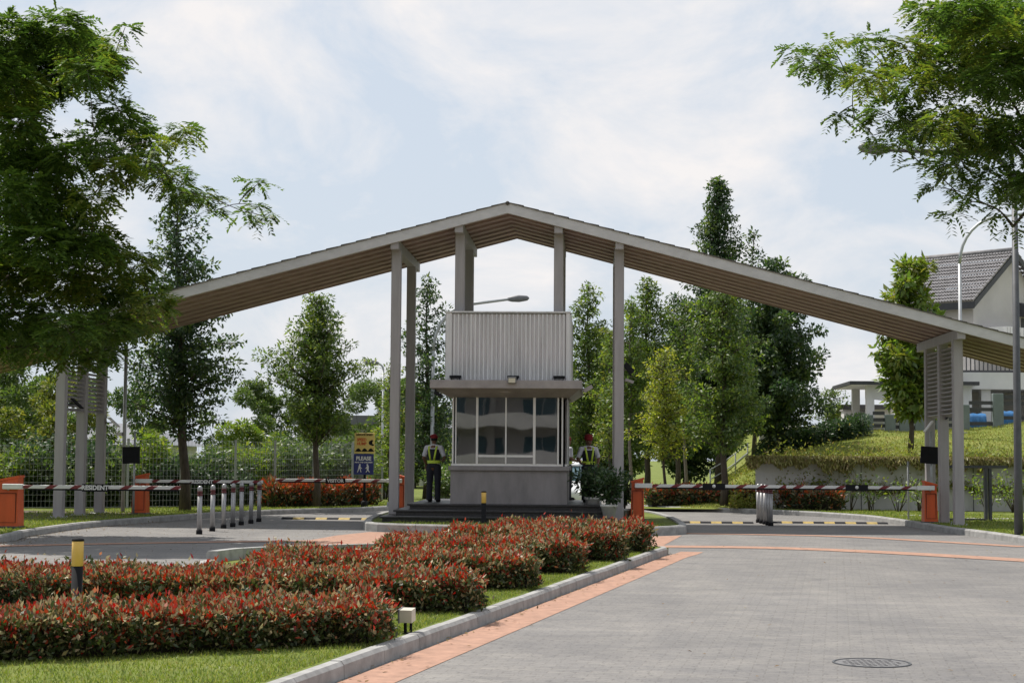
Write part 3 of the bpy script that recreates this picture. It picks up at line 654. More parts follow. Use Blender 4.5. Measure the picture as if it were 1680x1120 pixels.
def hump(x0, x1, y, label):
    t = thing('speed_hump', label, 'speed hump', ((x0+x1)/2, y, 0), 'yellow and black speed humps at the barriers')
    n = int((x1-x0)/0.27); st = (x1-x0)/n
    for k in range(n):
        f = MB(); a, b = x0+k*st+0.004, x0+(k+1)*st-0.004; vs = []
        for x in (a, b): vs += [(x, y-0.17, 0.0), (x, y-0.09, 0.035), (x, y, 0.048), (x, y+0.09, 0.035), (x, y+0.17, 0.0)]
        f.add(vs, [(0, 1, 6, 5), (1, 2, 7, 6), (2, 3, 8, 7), (3, 4, 9, 8), (4, 3, 2, 1, 0), (5, 6, 7, 8, 9)]); f.build('hump_segment', 'yellow_hump' if k % 2 else 'black', t)
hump(-8.15, -5.75, 44.6, 'yellow and black speed hump left of the booth')
hump(2.2, 4.1, 44.3, 'yellow and black speed hump between the booth island and the tight bollard row')
hump(4.6, 7.6, 44.8, 'yellow and black speed hump before the right gate columns')
t = thing('manhole_cover', 'round iron manhole cover set in the grey paving', 'manhole cover', (2.27, 14.18, 0))
mat('cover_iron', (0.135, 0.132, 0.135), 0.75, 0.3, 9.0, 0.2)
f = MB(); vs = []; n = 40
for r, z in ((0.318, 0.0015), (0.316, 0.008), (0.30, 0.008), (0.298, 0.002)):
    for k in range(n): vs.append((2.27+r*math.cos(2*PI*k/n), 14.18+r*math.sin(2*PI*k/n), z))
f.add(vs, [(i*n+k, i*n+(k+1) % n, (i+1)*n+(k+1) % n, (i+1)*n+k) for i in range(3) for k in range(n)]); f.build('frame', 'dark_metal', t)
f = MB(); f.tube([(2.27, 14.18, 0.001), (2.27, 14.18, 0.0035)], 0.292, 40, sm=False)
for i in range(-6, 7):
    for j in range(-6, 7):
        if (i+j) % 2 == 0 and i*i+j*j < 34: f.box(2.27+i*0.043-0.014, 2.27+i*0.043+0.014, 14.18+j*0.043-0.014, 14.18+j*0.043+0.014, 0.003, 0.0075)
f.build('cover', 'cover_iron', t)

# screens on poles at the barriers, small solar panels, right hand frame
def screen(x, y, z, zs, label, tilt, group=None):
    t = thing('screen_post', label, 'screen', (x, y, z))
    f = MB(); f.tube([(x, y, z-0.03), (x, y, zs+0.6 if tilt else zs)], 0.03, 10); f.build('pole', 'galvanised', t)
    s = 0.215; a = tilt
    ux = Vector((math.cos(a)*s, 0, math.sin(a)*s)); uz = Vector((-math.sin(a)*s, 0, math.cos(a)*s))
    f = MB(); f.obox((x+0.06*(1 if not tilt else -1), y-0.09, zs), ux, (0, 0.045, 0), uz); f.build('panel', 'black', t)
    f = MB(); f.tube([(x, y-0.045, zs-0.1), (x, y-0.01, zs-0.1)], 0.02, 6); f.build('bracket', 'dark_metal', t)
    return t
screen(-11.72, 43.2, 0.115, 1.64, 'square black screen on a slim post before the left rear barrier', 0.03)
sp = screen(8.5, 43.6, 0.115, 1.78, 'tilted black screen on a slim post before the right gate columns', -0.06)
f = MB(); f.obox((8.42, 43.5, 2.5), (0.10, 0, 0.13), (0, 0.12, 0), (-0.012, 0, 0.01)); f.build('solar_panel', 'white_paint', sp)
def solar(x, y, z, sgn, mt, label):
    t = thing('solar_panel', label, 'solar panel', (x, y, z))
    f = MB(); f.obox((x, y, z), (sgn*0.13, 0, -0.12), (0, 0.13, 0), (sgn*0.01, 0, 0.011)); f.build('panel', mt, t)
    f = MB(); f.tube([(x-sgn*0.25, y, z-0.02), (x-sgn*0.02, y, z-0.01)], 0.018, 6); f.build('arm', 'dark_metal', t)
solar(-12.6, 44.35, 2.5, 1, 'white_paint', 'small pale tilted panel fixed to the rear left gate column')
solar(8.78, 42.6, 2.78, -1, 'solar', 'small dark tilted panel fixed to the middle right gate column')
solar(-12.75, 41.6, 2.9, 1, 'black', 'small dark tilted panel fixed to the front left gate column')
t = thing('floodlight', 'dark floodlight fixed high on the right inner gate column', 'floodlight', (0.8, 41.1, 3.7))
f = MB(); f.obox((0.83, 41.05, 3.8), (0.09, 0, -0.11), (0, 0.1, 0), (0.05, 0, 0.045)); f.build('lamp_housing', 'black', t)
f = MB(); f.obox((0.85, 41.05, 3.5), (0.10, 0, -0.035), (0, 0.08, 0), (0.012, 0, 0.03)); f.tube([(0.716, 41.05, 3.75), (0.78, 41.05, 3.78)], 0.02, 6); f.tube([(0.716, 41.05, 3.5), (0.78, 41.05, 3.52)], 0.02, 6); f.build('bracket', 'canopy_paint', t)
t = thing('metal_frame', 'dark metal pedestrian frame on the grass right of the gate columns', 'frame', (10.0, 44.5, 0.115))
f = MB(); f.box(8.95, 10.55, 44.2, 44.26, 1.46, 1.53); f.build('rail', 'dark_metal', t)
for x in (9.99, 10.10):
    f = MB(); f.box(x-0.035, x+0.035, 44.15, 44.31, 0.09, 1.455); f.build('post', 'dark_metal', t)
f = MB(); f.box(8.95, 9.95, 44.2, 44.26, 0.13, 0.18); f.build('rail', 'dark_metal', t)
t = thing('slim_post', 'slim grey post on the grass left of the right barrier', 'post', (8.05, 44.3, 0.115))
f = MB(); f.tube([(8.05, 44.3, 0.09), (8.05, 44.3, 1.62)], 0.024, 8); f.build('pole', 'galvanised', t)
f = MB(); f.lathe((8.05, 44.3, 0.115), [(0.09, 0), (0.09, 0.015), (0.03, 0.02)], 12); f.build('base_plate', 'galvanised', t)

# the road sign in the far hedge
t = thing('road_sign', 'yellow warning board above a blue PLEASE board on a thin black pole', 'sign', (-6.93, 51.6, 0.115))
f = MB(); f.tube([(-6.93, 51.6, 0.1), (-6.93, 51.6, 2.3)], 0.04, 10); f.lathe((-6.93, 51.6, 0.1), [(0.1, 0), (0.1, 0.18), (0.05, 0.22)], 12); f.build('pole', 'black', t)
f = MB(); f.box(-7.24, -6.63, 51.52, 51.55, 1.735, 2.36, bev=0.006); yb = f.build('yellow_board', 'sign_yellow', t)
f = MB(); f.box(-7.26, -6.65, 51.52, 51.55, 1.10, 1.728, bev=0.006); bb = f.build('blue_board', 'sign_blue', t)
rt = (PI/2, 0, 0); sy = 51.517
text('REDUCE SPEED', 0.075, (-6.935, sy, 2.30), rt, 'black', yb); text('SPEED', 0.125, (-7.02, sy, 2.15), rt, 'orange_paint', yb, sx=0.85); text('HUMP', 0.125, (-7.02, sy, 2.03), rt, 'orange_paint', yb, sx=0.85)
f = MB()
for i in range(3):
    x = -7.12+i*0.19; prof = [(x-0.1+0.2*k/10, 1.80+0.095*math.sin(PI*k/10)) for k in range(11)]
    f.add([(a, sy, b) for a, b in prof]+[(x, sy, 1.79)], [(11, k+1, k) for k in range(10)])
f.ell((-6.75, sy+0.004, 2.06), (0.06, 0.006, 0.07)); f.ell((-6.71, sy+0.004, 2.12), (0.03, 0.006, 0.035)); f.ell((-6.69, sy+0.004, 2.0), (0.05, 0.006, 0.03)); f.build('emblem', 'black', yb)
text('PLEASE', 0.16, (-6.955, sy, 1.585), rt, 'white_paint', bb, sx=0.92); text('MIND THE CHILDREN', 0.055, (-6.955, sy, 1.47), rt, 'white_paint', bb)
f = MB()
for x, s in ((-7.08, 1), (-6.83, -1)):
    f.ell((x+0.01*s, sy, 1.395), (0.025, 0.004, 0.028)); f.hexa([(x-0.04, sy-0.003, 1.27), (x+0.035, sy-0.003, 1.27), (x+0.035, sy, 1.27), (x-0.04, sy, 1.27), (x-0.02, sy-0.003, 1.37), (x+0.03, sy-0.003, 1.37), (x+0.03, sy, 1.37), (x-0.02, sy, 1.37)])
    f.tube([(x-0.02, sy-0.002, 1.28), (x-0.06*s, sy-0.002, 1.17)], 0.014, 6); f.tube([(x+0.02, sy-0.002, 1.28), (x+0.05*s, sy-0.002, 1.17)], 0.014, 6); f.tube([(x, sy-0.002, 1.35), (x+0.075*s, sy-0.002, 1.28)], 0.011, 6)
f.build('pictogram', 'white_paint', bb)

# ================================================================== STREET LAMPS
def street_lamp(x, y, z, h, arm, reach, label, rad=0.07, head_len=0.62, mt='galvanised', ang=0.0, curve=1.6, drop=0.12):
    """arm: -1 reaches to the left, +1 to the right; the top of the pole bends over in a quarter curve"""
    t = thing('street_lamp', label, 'street lamp', (x, y, z), 'street lamps')
    ca, sa = math.cos(ang), math.sin(ang)
    f = MB(); f.tube([(x, y, z-0.05), (x, y, z+1.2), (x, y, h-curve)], [rad*1.15, rad, rad*0.72], 12); f.lathe((x, y, z), [(0.2, 0), (0.2, 0.02), (rad*1.2, 0.03)], 12); f.build('pole', mt, t)
    pts = []
    for k in range(9):
        a = PI/2*k/8; pts.append((arm*curve*0.8*(1-math.cos(a)), h-curve+curve*0.92*math.sin(a)))
    pts.append((arm*reach, h))
    f = MB(); f.tube([(x+p*ca, y+p*sa, q) for p, q in pts], [rad*0.72]*9+[rad*0.5], 10); f.build('arm', mt, t)
    a0 = arm*reach; f = MB()
    P = [(a0-arm*0.05, h), (a0+arm*head_len*0.15, h+0.01), (a0+arm*head_len*0.5, h+0.03), (a0+arm*head_len*0.9, h+0.045), (a0+arm*head_len, h+0.05)]
    f.tube([(x+p*ca, y+p*sa, q) for p, q in P], [0.05, 0.10, 0.13, 0.09, 0.02], 12, sq=(0.5, 1.0) if abs(sa) < 0.5 else (0.5, 1)); f.build('lamp_head', 'lamp_head', t)
street_lamp(8.73, 35.7, 0.1, 8.12, -1, 2.6, 'dark street lamp nearest the camera, reaching left out of the right-hand tree', 0.085, 0.62, 'dark_metal', curve=0.9)
street_lamp(12.75, 60.0, 2.6, 10.3, 1, 2.4, 'grey street lamp with a wide round bend in front of the tiled house', 0.075, 0.7, curve=1.8)
street_lamp(-5.87, 62.0, 0.1, 7.4, 1, 2.75, 'grey street lamp arching to the right above the guard booth', 0.085, 0.75, curve=1.9)
street_lamp(-9.3, 75.0, 0.0, 5.75, -1, 0.25, 'small far street lamp showing above the trees left of the inner columns', 0.06, 0.6, curve=0.3)
t = thing('slim_post', 'tall slim grey pole between the left gate columns and the black screen', 'post', (-12.55, 45.2, 0.1))
f = MB(); f.tube([(-12.55, 45.2, 0.05), (-12.55, 45.2, 4.6)], [0.055, 0.045], 10); f.build('pole', 'galvanised', t)
f = MB(); f.box(-12.75, -12.6, 45.1, 45.2, 2.15, 2.25); f.build('bracket', 'white_paint', t)

# ================================================================== LEFT FENCE, FAR BUILDINGS
FP = [(-20.5, 44.6), (-18.6, 45.2), (-16.7, 45.8), (-14.85, 46.4), (-13.1, 47.3), (-11.8, 48.35), (-10.45, 49.6), (-9.55, 51.2), (-8.7, 53.4), (-7.8, 56.0), (-7.1, 58.5)]
FP = [(x-0.35, y+1.6) for x, y in FP]
fence = thing('mesh_fence', 'tall grey wire mesh fence on slim posts along the left verge', 'fence', (-11.0, 50.0, 0.1))
for i, (x, y) in enumerate(FP):
    f = MB(); f.box(x-0.032, x+0.032, y-0.032, y+0.032, 0.05, 2.12); f.build('post', 'galvanised', fence)
for (x0, y0), (x1, y1) in zip(FP, FP[1:]):
    f = MB(); L_ = math.hypot(x1-x0, y1-y0); nv = int(L_/0.11); ux, uy = (x1-x0)/L_, (y1-y0)/L_
    def wire(s0, za, s1, zb, w=0.003):
        c = Vector((x0+ux*(s0+s1)/2, y0+uy*(s0+s1)/2, (za+zb)/2)); 
        if s0 == s1: f.obox(c, (ux*w, uy*w, 0), (-uy*w, ux*w, 0), (0, 0, (zb-za)/2))
        else: f.obox(c, (ux*(s1-s0)/2, uy*(s1-s0)/2, 0), (-uy*w, ux*w, 0), (0, 0, w))
    for k in range(1, nv): wire(k*L_/nv, 0.12, k*L_/nv, 2.08)
    for k in range(12): wire(0.03, 0.15+k*0.175, L_-0.03, 0.15+k*0.175, 0.0035 if k % 4 else 0.006)
    f.build('mesh_panel', 'galvanised', fence)

b = thing('house', 'low white house with a grey roof glimpsed left of the booth', 'house', (-6.6, 92, 0))
f = MB(); f.hexa([(-9.2, 90, 0), (-3.0, 90, 0), (-3.0, 98, 0), (-9.2, 98, 0), (-9.2, 90, 3.0), (-3.0, 90, 2.7), (-3.0, 98, 2.7), (-9.2, 98, 3.0)]); f.build('wall', 'house_white', b)
f = MB(); f.hexa([(-9.5, 89.7, 3.03), (-2.7, 89.7, 2.73), (-2.7, 98.3, 2.73), (-9.5, 98.3, 3.03), (-9.5, 89.7, 3.25), (-2.7, 89.7, 2.95), (-2.7, 98.3, 3.7), (-9.5, 98.3, 4.0)]); f.build('roof', 'lamp_head', b)
for x in (-7.78, -6.2):
    f = MB(); f.box(x-0.18, x+0.18, 89.96, 90.02, 1.0, 2.0); f.build('window', 'house_dark', b)
b = thing('house', 'grey flat roofed building showing between the trees behind the road sign', 'house', (-12.0, 92, 0))
f = MB(); f.box(-16.0, -10.6, 92, 100, 0, 3.35); f.build('wall', 'house_wall', b)
f = MB(); f.box(-16.4, -10.2, 91.6, 100.4, 3.352, 3.85); f.build('roof', 'lamp_head', b)
f = MB(); f.box(-13.0, -12.0, 91.96, 92.02, 1.2, 2.5); f.build('window', 'house_dark', b)
b = thing('utility_hut', 'pale grey utility hut behind the fence and the orange hedge', 'hut', (-9.2, 65, 0))
f = MB(); f.box(-9.95, -8.95, 64, 66.2, 0, 2.3); f.build('wall', 'concrete', b)
f = MB(); f.box(-10.05, -8.85, 63.9, 66.3, 2.302, 2.42); f.build('roof', 'concrete', b)
f = MB(); f.box(-8.945, -6.9, 64.6, 64.75, 0, 1.75); f.build('side_wall', 'booth_wall', b)
b = thing('house', 'white house seen low between the left gate columns', 'house', (-24, 84, 0))
f = MB(); f.box(-30, -20.6, 80, 88, 0, 2.1); f.build('wall', 'house_white', b)
f = MB(); ridge = [(-30.5, 79.5, 2.12), (-20.1, 79.5, 2.12), (-20.1, 88.5, 2.12), (-30.5, 88.5, 2.12), (-28, 84, 3.2), (-22.6, 84, 3.2)]
f.add(ridge, [(0, 1, 5, 4), (1, 2, 5), (2, 3, 4, 5), (3, 0, 4), (3, 2, 1, 0)]); f.build('roof', 'lamp_head', b)
# gate piers far behind on the right
b = thing('garden_wall', 'white garden wall pier in the shade of the big dark tree', 'wall', (9.0, 80, 2.2))
f = MB(); f.box(8.9, 9.6, 79.6, 80.3, 2.0, 3.6); f.build('pier', 'house_white', b)
f = MB(); f.box(7.7, 8.895, 79.8, 80.1, 2.0, 3.0); f.build('panel', 'concrete', b)
b = thing('white_kiosk', 'small pale kiosk on the crest below the little round tree', 'kiosk', (10.6, 70, 3.0))
f = MB(); f.box(10.1, 11.0, 69.6, 70.4, 2.9, 3.62); f.build('wall', 'house_white', b)
f = MB(); f.box(10.05, 11.05, 69.55, 70.45, 3.622, 3.68); f.build('roof', 'concrete', b)
b = thing('railing', 'thin metal railing climbing the slope behind the right trees', 'railing', (5.2, 62, 1.2))
pts = [(4.1, 60.5), (4.6, 61.2), (5.1, 61.9), (5.6, 62.6)]
for (x, y) in pts:
    f = MB(); f.tube([(x, y, hill_h(x, y)-0.1), (x, y, hill_h(x, y)+0.75)], 0.025, 8); f.build('post', 'galvanised', b)
f = MB()
for dz in (0.4, 0.74): f.tube([(x, y, hill_h(x, y)+dz) for x, y in pts], 0.02, 8)
f.build('rail', 'galvanised', b)

# apartment block behind the camera: it is what the booth windows mirror
b = thing('apartment_building', 'pale apartment block with long balconies mirrored in the booth windows', 'building', (-6, -58, 0))
f = MB(); f.box(-50, 36, -70, -58.5, 0, 27); f.build('wall', 'house_wall', b)
for k in range(8):
    z = 0.9+3.2*k; P = smooth_line([(-50, -58.4), (-34, -57.0), (-18, -57.7), (-4, -56.7), (10, -57.6), (24, -56.9), (36, -58.4)], 1.5)
    f = MB(); f.prism(P+[(36, -58.45), (-50, -58.45)], z, z+0.22); Pi = inset(P, -0.05, False); f.prism(P+Pi[::-1], z+0.222, z+1.05); f.build('balcony', 'house_white', b)
    for j in range(22):
        x = -49+j*3.9; w_ = 2.2 if (j*5+k) % 3 else 1.3
        f = MB(); f.box(x, x+w_, -58.49, -58.44, z+0.25, z+2.5); wn_ = f.build('window', 'car_glass', b)
        f = MB(); f.box(x-0.06, x, -58.5, -58.41, z+0.22, z+2.56); f.box(x+w_*0.5-0.03, x+w_*0.5+0.03, -58.45, -58.41, z+0.22, z+2.5); f.box(x+w_, x+w_+0.06, -58.5, -58.41, z+0.22, z+2.56); f.build('frame', 'house_white', wn_)
for j in range(12):
    x = -46+j*7.4; f = MB(); f.box(x, x+0.5, -58.3, -57.9, 0, 27); f.build('pier', 'house_wall', b)

# ================================================================== RETAINING WALL, HOUSE ON THE HILL
b = thing('retaining_wall', 'long grey concrete retaining wall under hanging creepers', 'wall', (12, 53.2, 0.1))
f = MB(); f.box(5.0, 30.0, 52.98, 53.25, 0.05, 1.66); f.box(4.96, 30.0, 52.94, 53.29, 1.662, 1.74)
mat('wall_concrete', (0.43, 0.42, 0.415), 0.85, 0.2, 1.6, 0.1, streak=(1, 1, 0.35)); f.build('wall_face', 'wall_concrete', b)
f = MB()
for x in (8.2, 11.6, 15.0): f.box(x-0.012, x+0.012, 52.972, 52.981, 0.1, 1.64)
f.build('joint', 'dark_metal', b)

house = thing('house', 'big pale house on the hill with a steep grey tiled gable roof', 'house', (17.0, 73, 3.2))
s2 = math.sqrt(0.5); er = Vector((s2, -s2, 0)); ee = Vector((-s2, -s2, 0))   # along the ridge towards us, down the slope to the left
Rp = Vector((17.42, 72.0, 10.40)); LEN = 4.75; HS = 3.15; RISE = 2.3
def hp(a, e, z): v = Rp-er*a+ee*e; return (v.x, v.y, z)
f = MB()                                                   # tiled slopes: stepped courses of barrel tiles
def slope(sign, mb):
    nc, nt = 15, 34; vs = []; fs = []
    for c_ in range(nc):
        for e_, lift in ((c_/nc, 0.0), ((c_+1)/nc+0.01, 0.055)):
            for k in range(nt*3+1):
                a = LEN*k/(nt*3); hump_ = (0.045, 0.0, 0.045)[k % 3] if k % 3 != 1 else 0.0
                x, y, z = hp(a-0.25, sign*HS*e_, Rp.z-RISE*e_+lift+hump_); vs.append((x, y, z))
        base = c_*2*(nt*3+1)
        for k in range(nt*3):
            q = (base+k, base+k+1, base+nt*3+1+k+1, base+nt*3+1+k); fs.append(q if sign > 0 else q[::-1])
    mb.add(vs, fs)
slope(1, f); slope(-1, f); f.tube([hp(-0.3, 0, Rp.z+0.05), hp(LEN-0.2, 0, Rp.z+0.05)], 0.11, 8); 
mat('house_tile', (0.21, 0.20, 0.205), 0.75, 0.3, 5.0, 0.2)
rf = f.build('roof', 'house_tile', house)
f = MB()
for sg in (1, -1):
    a0 = hp(-0.25, 0, Rp.z-0.02); a1 = hp(-0.25, sg*HS, Rp.z-RISE-0.02)
    f.hexa([hp(-0.27, 0, Rp.z-0.26), hp(-0.27, sg*HS, Rp.z-RISE-0.26), hp(-0.20, sg*HS, Rp.z-RISE-0.26), hp(-0.20, 0, Rp.z-0.26), hp(-0.27, 0, Rp.z-0.01), hp(-0.27, sg*HS, Rp.z-RISE-0.01), hp(-0.20, sg*HS, Rp.z-RISE-0.01), hp(-0.20, 0, Rp.z-0.01)])
f.hexa([hp(-0.2, HS, Rp.z-RISE-0.3), hp(LEN-0.3, HS, Rp.z-RISE-0.3), hp(LEN-0.3, HS-0.08, Rp.z-RISE-0.3), hp(-0.2, HS-0.08, Rp.z-RISE-0.3), hp(-0.2, HS, Rp.z-RISE-0.02), hp(LEN-0.3, HS, Rp.z-RISE-0.02), hp(LEN-0.3, HS-0.08, Rp.z-RISE-0.02), hp(-0.2, HS-0.08, Rp.z-RISE-0.02)])
f.build('gutter', 'house_dark', house)
W = HS-0.45; zt = Rp.z-RISE+0.22; zb = 3.0
f = MB(); fr_ = [hp(0.1, e, z) for e, z in ((-W, zb), (W, zb), (W, zt), (0, Rp.z-0.16), (-W, zt))]; bk = [hp(LEN-0.6, e, z) for e, z in ((-W, zb), (W, zb), (W, zt), (0, Rp.z-0.16), (-W, zt))]
f.add(fr_+bk, [(4, 3, 2, 1, 0), (5, 6, 7, 8, 9), (1, 2, 7, 6), (0, 5, 9, 4)]); f.build('wall', 'house_wall', house)
f = MB(); f.hexa([hp(-0.9, -2.2, 7.7), hp(-0.9, -0.7, 7.7), hp(0.08, -0.7, 7.7), hp(0.08, -2.2, 7.7), hp(-0.9, -2.2, 7.82), hp(-0.9, -0.7, 7.82), hp(0.08, -0.7, 8.3), hp(0.08, -2.2, 8.3)]); f.build('window_hood', 'house_dark', house)
f = MB(); f.hexa([hp(0.06, -2.0, 6.6), hp(0.06, -0.9, 6.6), hp(0.09, -0.9, 6.6), hp(0.09, -2.0, 6.6), hp(0.06, -2.0, 7.65), hp(0.06, -0.9, 7.65), hp(0.09, -0.9, 7.65), hp(0.09, -2.0, 7.65)]); f.build('window', 'house_dark', house)
f = MB(); f.hexa([hp(-1.3, -1.0, 6.05), hp(-1.3, 2.5, 6.05), hp(0.05, 2.5, 6.05), hp(0.05, -1.0, 6.05), hp(-1.3, -1.0, 7.05), hp(-1.3, 2.5, 7.05), hp(0.05, 2.5, 7.05), hp(0.05, -1.0, 7.05)])
for k in range(18): f.obox(hp(-1.32, -0.9+k*0.195, 6.55), er*0.02, ee*0.03, (0, 0, 0.48))
f.build('balcony', 'house_white', house)
f = MB(); f.box(13.9, 24, 67.0, 67.12, 5.05, 5.15); f.box(13.9, 24, 67.0, 67.12, 5.85, 5.95)
for k in range(60): f.box(13.95+k*0.165, 13.99+k*0.165, 67.04, 67.08, 5.15, 5.85)
f.build('railing', 'house_dark', house)
f = MB(); f.box(13.9, 24, 66.6, 72, 4.4, 5.048); f.build('terrace_slab', 'house_white', house)
for x in (15.15, 18.5):
    f = MB(); f.box(x-0.18, x+0.18, 66.8, 67.2, 3.0, 4.398); f.build('pillar', 'house_white', house)
f = MB(); f.box(13.95, 24, 70, 71.9, 3.0, 4.398); f.build('wall', 'house_wall', house)
f = MB(); f.box(9.4, 26, 64.6, 74, 2.4, 3.12); structure(f, 'forecourt', ['concrete'])
port = thing('carport', 'white carport with a thin dark flat roof on the hill left of the tiled house', 'carport', (11.5, 67, 3.0))
f = MB(); f.box(9.72, 14.6, 65.4, 70.2, 4.50, 4.64, bev=0.01); f.build('roof', 'house_dark', port)
f = MB(); f.hexa([(9.95, 65.6, 4.49), (14.5, 65.6, 4.49), (14.5, 70, 4.49), (9.95, 70, 4.49), (9.8, 65.45, 4.498), (14.55, 65.45, 4.498), (14.55, 70.1, 4.498), (9.8, 70.1, 4.498)]); f.hexa([(10.4, 65.85, 4.0), (14.4, 65.85, 3.55), (14.4, 66.1, 3.55), (10.4, 66.1, 4.0), (10.4, 65.85, 4.488), (14.4, 65.85, 4.488), (14.4, 66.1, 4.488), (10.4, 66.1, 4.488)]); f.build('soffit', 'house_white', port)
for x, y in ((10.56, 65.97), (10.56, 69.5)):
    f = MB(); f.box(x-0.15, x+0.15, y-0.14, y+0.14, 2.8, 3.998 if y < 67 else 4.488); f.build('pillar', 'house_white', port)
f = MB(); f.box(12.2, 14.5, 69.8, 70.1, 2.9, 4.488); f.build('rear_wall', 'house_white', port)
b = thing('low_roof', 'low dark flat canopy behind the carport pillar', 'canopy', (11.2, 76, 3.2))
f = MB(); f.box(10.3, 14.0, 75, 78, 3.86, 4.05); f.build('roof', 'house_dark', b)
f = MB(); f.box(10.9, 14.0, 75.4, 77.8, 3.0, 3.858); f.build('wall', 'house_white', b)
b = thing('boundary_fence', 'grey green fence of thick posts and dark rails along the hilltop', 'fence', (13, 63.2, 3.1))
for x in (10.05, 10.86, 11.38, 11.95, 12.7, 13.55, 14.78, 16.2):
    f = MB(); h_ = hill_h(x, 63.3); f.box(x-0.19, x+0.19, 63.2, 63.5, h_-0.15, h_+(0.62 if x < 11 else 0.92) + (0.28 if x > 14 else 0), bev=0.015); f.build('post', 'fence_green', b)
for xa, xb in ((9.6, 9.86), (10.24, 10.67), (11.05, 11.19), (11.57, 11.76), (12.14, 12.51), (12.89, 13.36), (13.74, 14.59), (14.97, 16.01)):
    f = MB(); h_ = hill_h((xa+xb)/2, 63.3); dz = 0.3 if xa > 13.5 else 0
    for z in (0.12, 0.34+dz, 0.58+dz): f.box(xa, xb, 63.3, 63.36, h_+z, h_+z+0.13)
    f.build('rail', 'house_dark', b)
for x0, x1, lab in ((13.9, 14.55, 'bright blue tarpaulin bundle left of the thick fence post on the hill'), (15.0, 15.6, 'bright blue tarpaulin bundle right of the thick fence post on the hill')):
    f = MB(); n = 9; vs = []; fs = []
    for j in range(5):
        for i in range(n): vs.append((x0+(x1-x0)*i/(n-1), 64.0+0.025*math.sin(i*2.3+j)+0.12*j, hill_h(x0, 64)+[0.0, 0.42, 0.55, 0.46, 0.0][j]+0.015*math.sin(i*1.7+j*2)))
    for j in range(4):
        for i in range(n-1): fs.append((j*n+i, j*n+i+1, (j+1)*n+i+1, (j+1)*n+i))
    f.add(vs, fs, 0, True); o = f.build('tarpaulin', 'tarp_blue'); tag(o, lab, 'tarpaulin', 'blue tarpaulins on the hill')

# ================================================================== TREES
def limb(mb, a, b, r0, r1, sag=0.15, n=6):
    a, b = Vector(a), Vector(b); d = b-a; pts = []; side = Vector((-d.y, d.x, 0)); side = side.normalized() if side.length > 1e-4 else Vector((1, 0, 0))
    w1, w2 = random.uniform(-1, 1)*d.length*0.06, random.uniform(-1, 1)*d.length*0.05
    for i in range(n+1):
        t = i/n; pts.append(a+d*t+Vector((0, 0, sag*d.length*math.sin(PI*t)))+side*(w1*math.sin(PI*t)+w2*math.sin(2*PI*t)))
    mb.tube(pts, [r0+(r1-r0)*i/n for i in range(n+1)], 7)
    return pts
def column_tree(x, y, z0, ztop, zbot, hw, label, leaf, n_br=70, per=60, ln=0.17, wd=0.085, bark='bark', lean=0.0, taper=0.75, dens=1.0, tr=0.1, bushy=0.35, up=0.25):
    """tree of one straight stem with tiers of short boughs: narrow top, uneven outline, gaps between the boughs"""
    t = thing('tree', label, 'tree', (x, y, z0), 'trees around the gate')
    f = MB(); H = ztop-z0; st = []
    for k in range(9):
        s = k/8; st.append((x+lean*s*H+0.05*math.sin(k*1.7), y+0.04*math.sin(k*2.1+1), z0-0.1+(H*0.97+0.1)*s))
    f.tube(st, [tr*(1.25 if k == 0 else 1)*(1-0.88*k/8) for k in range(9)], 9)
    cl = []
    ph = random.uniform(0, 6); alt = {'leaf_dark': 'leaf_mid', 'leaf_mid': 'leaf_bright', 'leaf_bright': 'leaf_yellow', 'leaf_yellow': 'leaf_bright', 'leaf_lime': 'leaf_yellow'}[leaf]
    for i in range(n_br):
        if random.random() < 0.10: continue
        s = (i+random.random())/n_br; z = zbot+(ztop-zbot)*s*0.97
        prof = (1-s)**taper*min(1.0, 0.45+s*3.2)
        a = i*2.399963+random.uniform(-0.5, 0.5)
        L_ = hw*1.02*prof*random.uniform(0.55, 1.18)*(1+0.18*math.sin(2*a+z*2.3+ph)+0.17*math.sin(z*4.7+ph*2))+0.06; ss = (z-z0)/H
        cx, cy = x+lean*ss*H, y
        tip = (cx+L_*math.cos(a), cy+L_*math.sin(a), z+L_*up*random.uniform(0.3, 1.5))
        f.tube([(cx, cy, z-0.12*L_), ((cx*0.45+tip[0]*0.55), (cy*0.45+tip[1]*0.55), z+(tip[2]-z)*0.4), tip], [0.014+0.012*L_, 0.012+0.005*L_, 0.006], 5)
        m_ = max(1, int(L_/0.28))
        for j in range(m_+1):
            q = (j+0.7)/(m_+0.7); r = bushy*(0.5+0.5*prof)*random.uniform(0.5, 1.15)
            cl.append((cx+(tip[0]-cx)*q, cy+(tip[1]-cy)*q, z+(tip[2]-z)*q+0.03, r))
    f.build('trunk', bark, t)
    leaf_mesh('crown', clump_leaves(cl, per*dens*2.2, ln*0.92, wd, (leaf, alt, 3), 0.72, -0.15), t)
    return t
column_tree(-11.35, 47.15, 0.1, 8.95, 2.05, 1.72, 'tall dark tree with a black leaning stem behind the row of seven bollards', 'leaf_dark', 125, 50, 0.15, 0.075, lean=-0.045, taper=0.62, tr=0.15, bushy=0.33)
column_tree(-8.3, 50.9, 0.1, 6.45, 1.95, 1.35, 'mid green tree with a thin feathery top above the left orange hedge', 'leaf_mid', 130, 60, 0.13, 0.06, taper=0.55, tr=0.11, bushy=0.34, up=0.6)
column_tree(-7.0, 58.5, 0.1, 5.0, 1.2, 0.55, 'slender yellow green tree just left of the left inner column', 'leaf_bright', 46, 50, 0.14, 0.06, taper=0.4, tr=0.06, bushy=0.26)
column_tree(-6.15, 62.5, 0.1, 8.4, 0.8, 1.45, 'tall dark tree between the inner columns and the arching street lamp', 'leaf_dark', 84, 46, 0.15, 0.07, taper=0.55, tr=0.11)
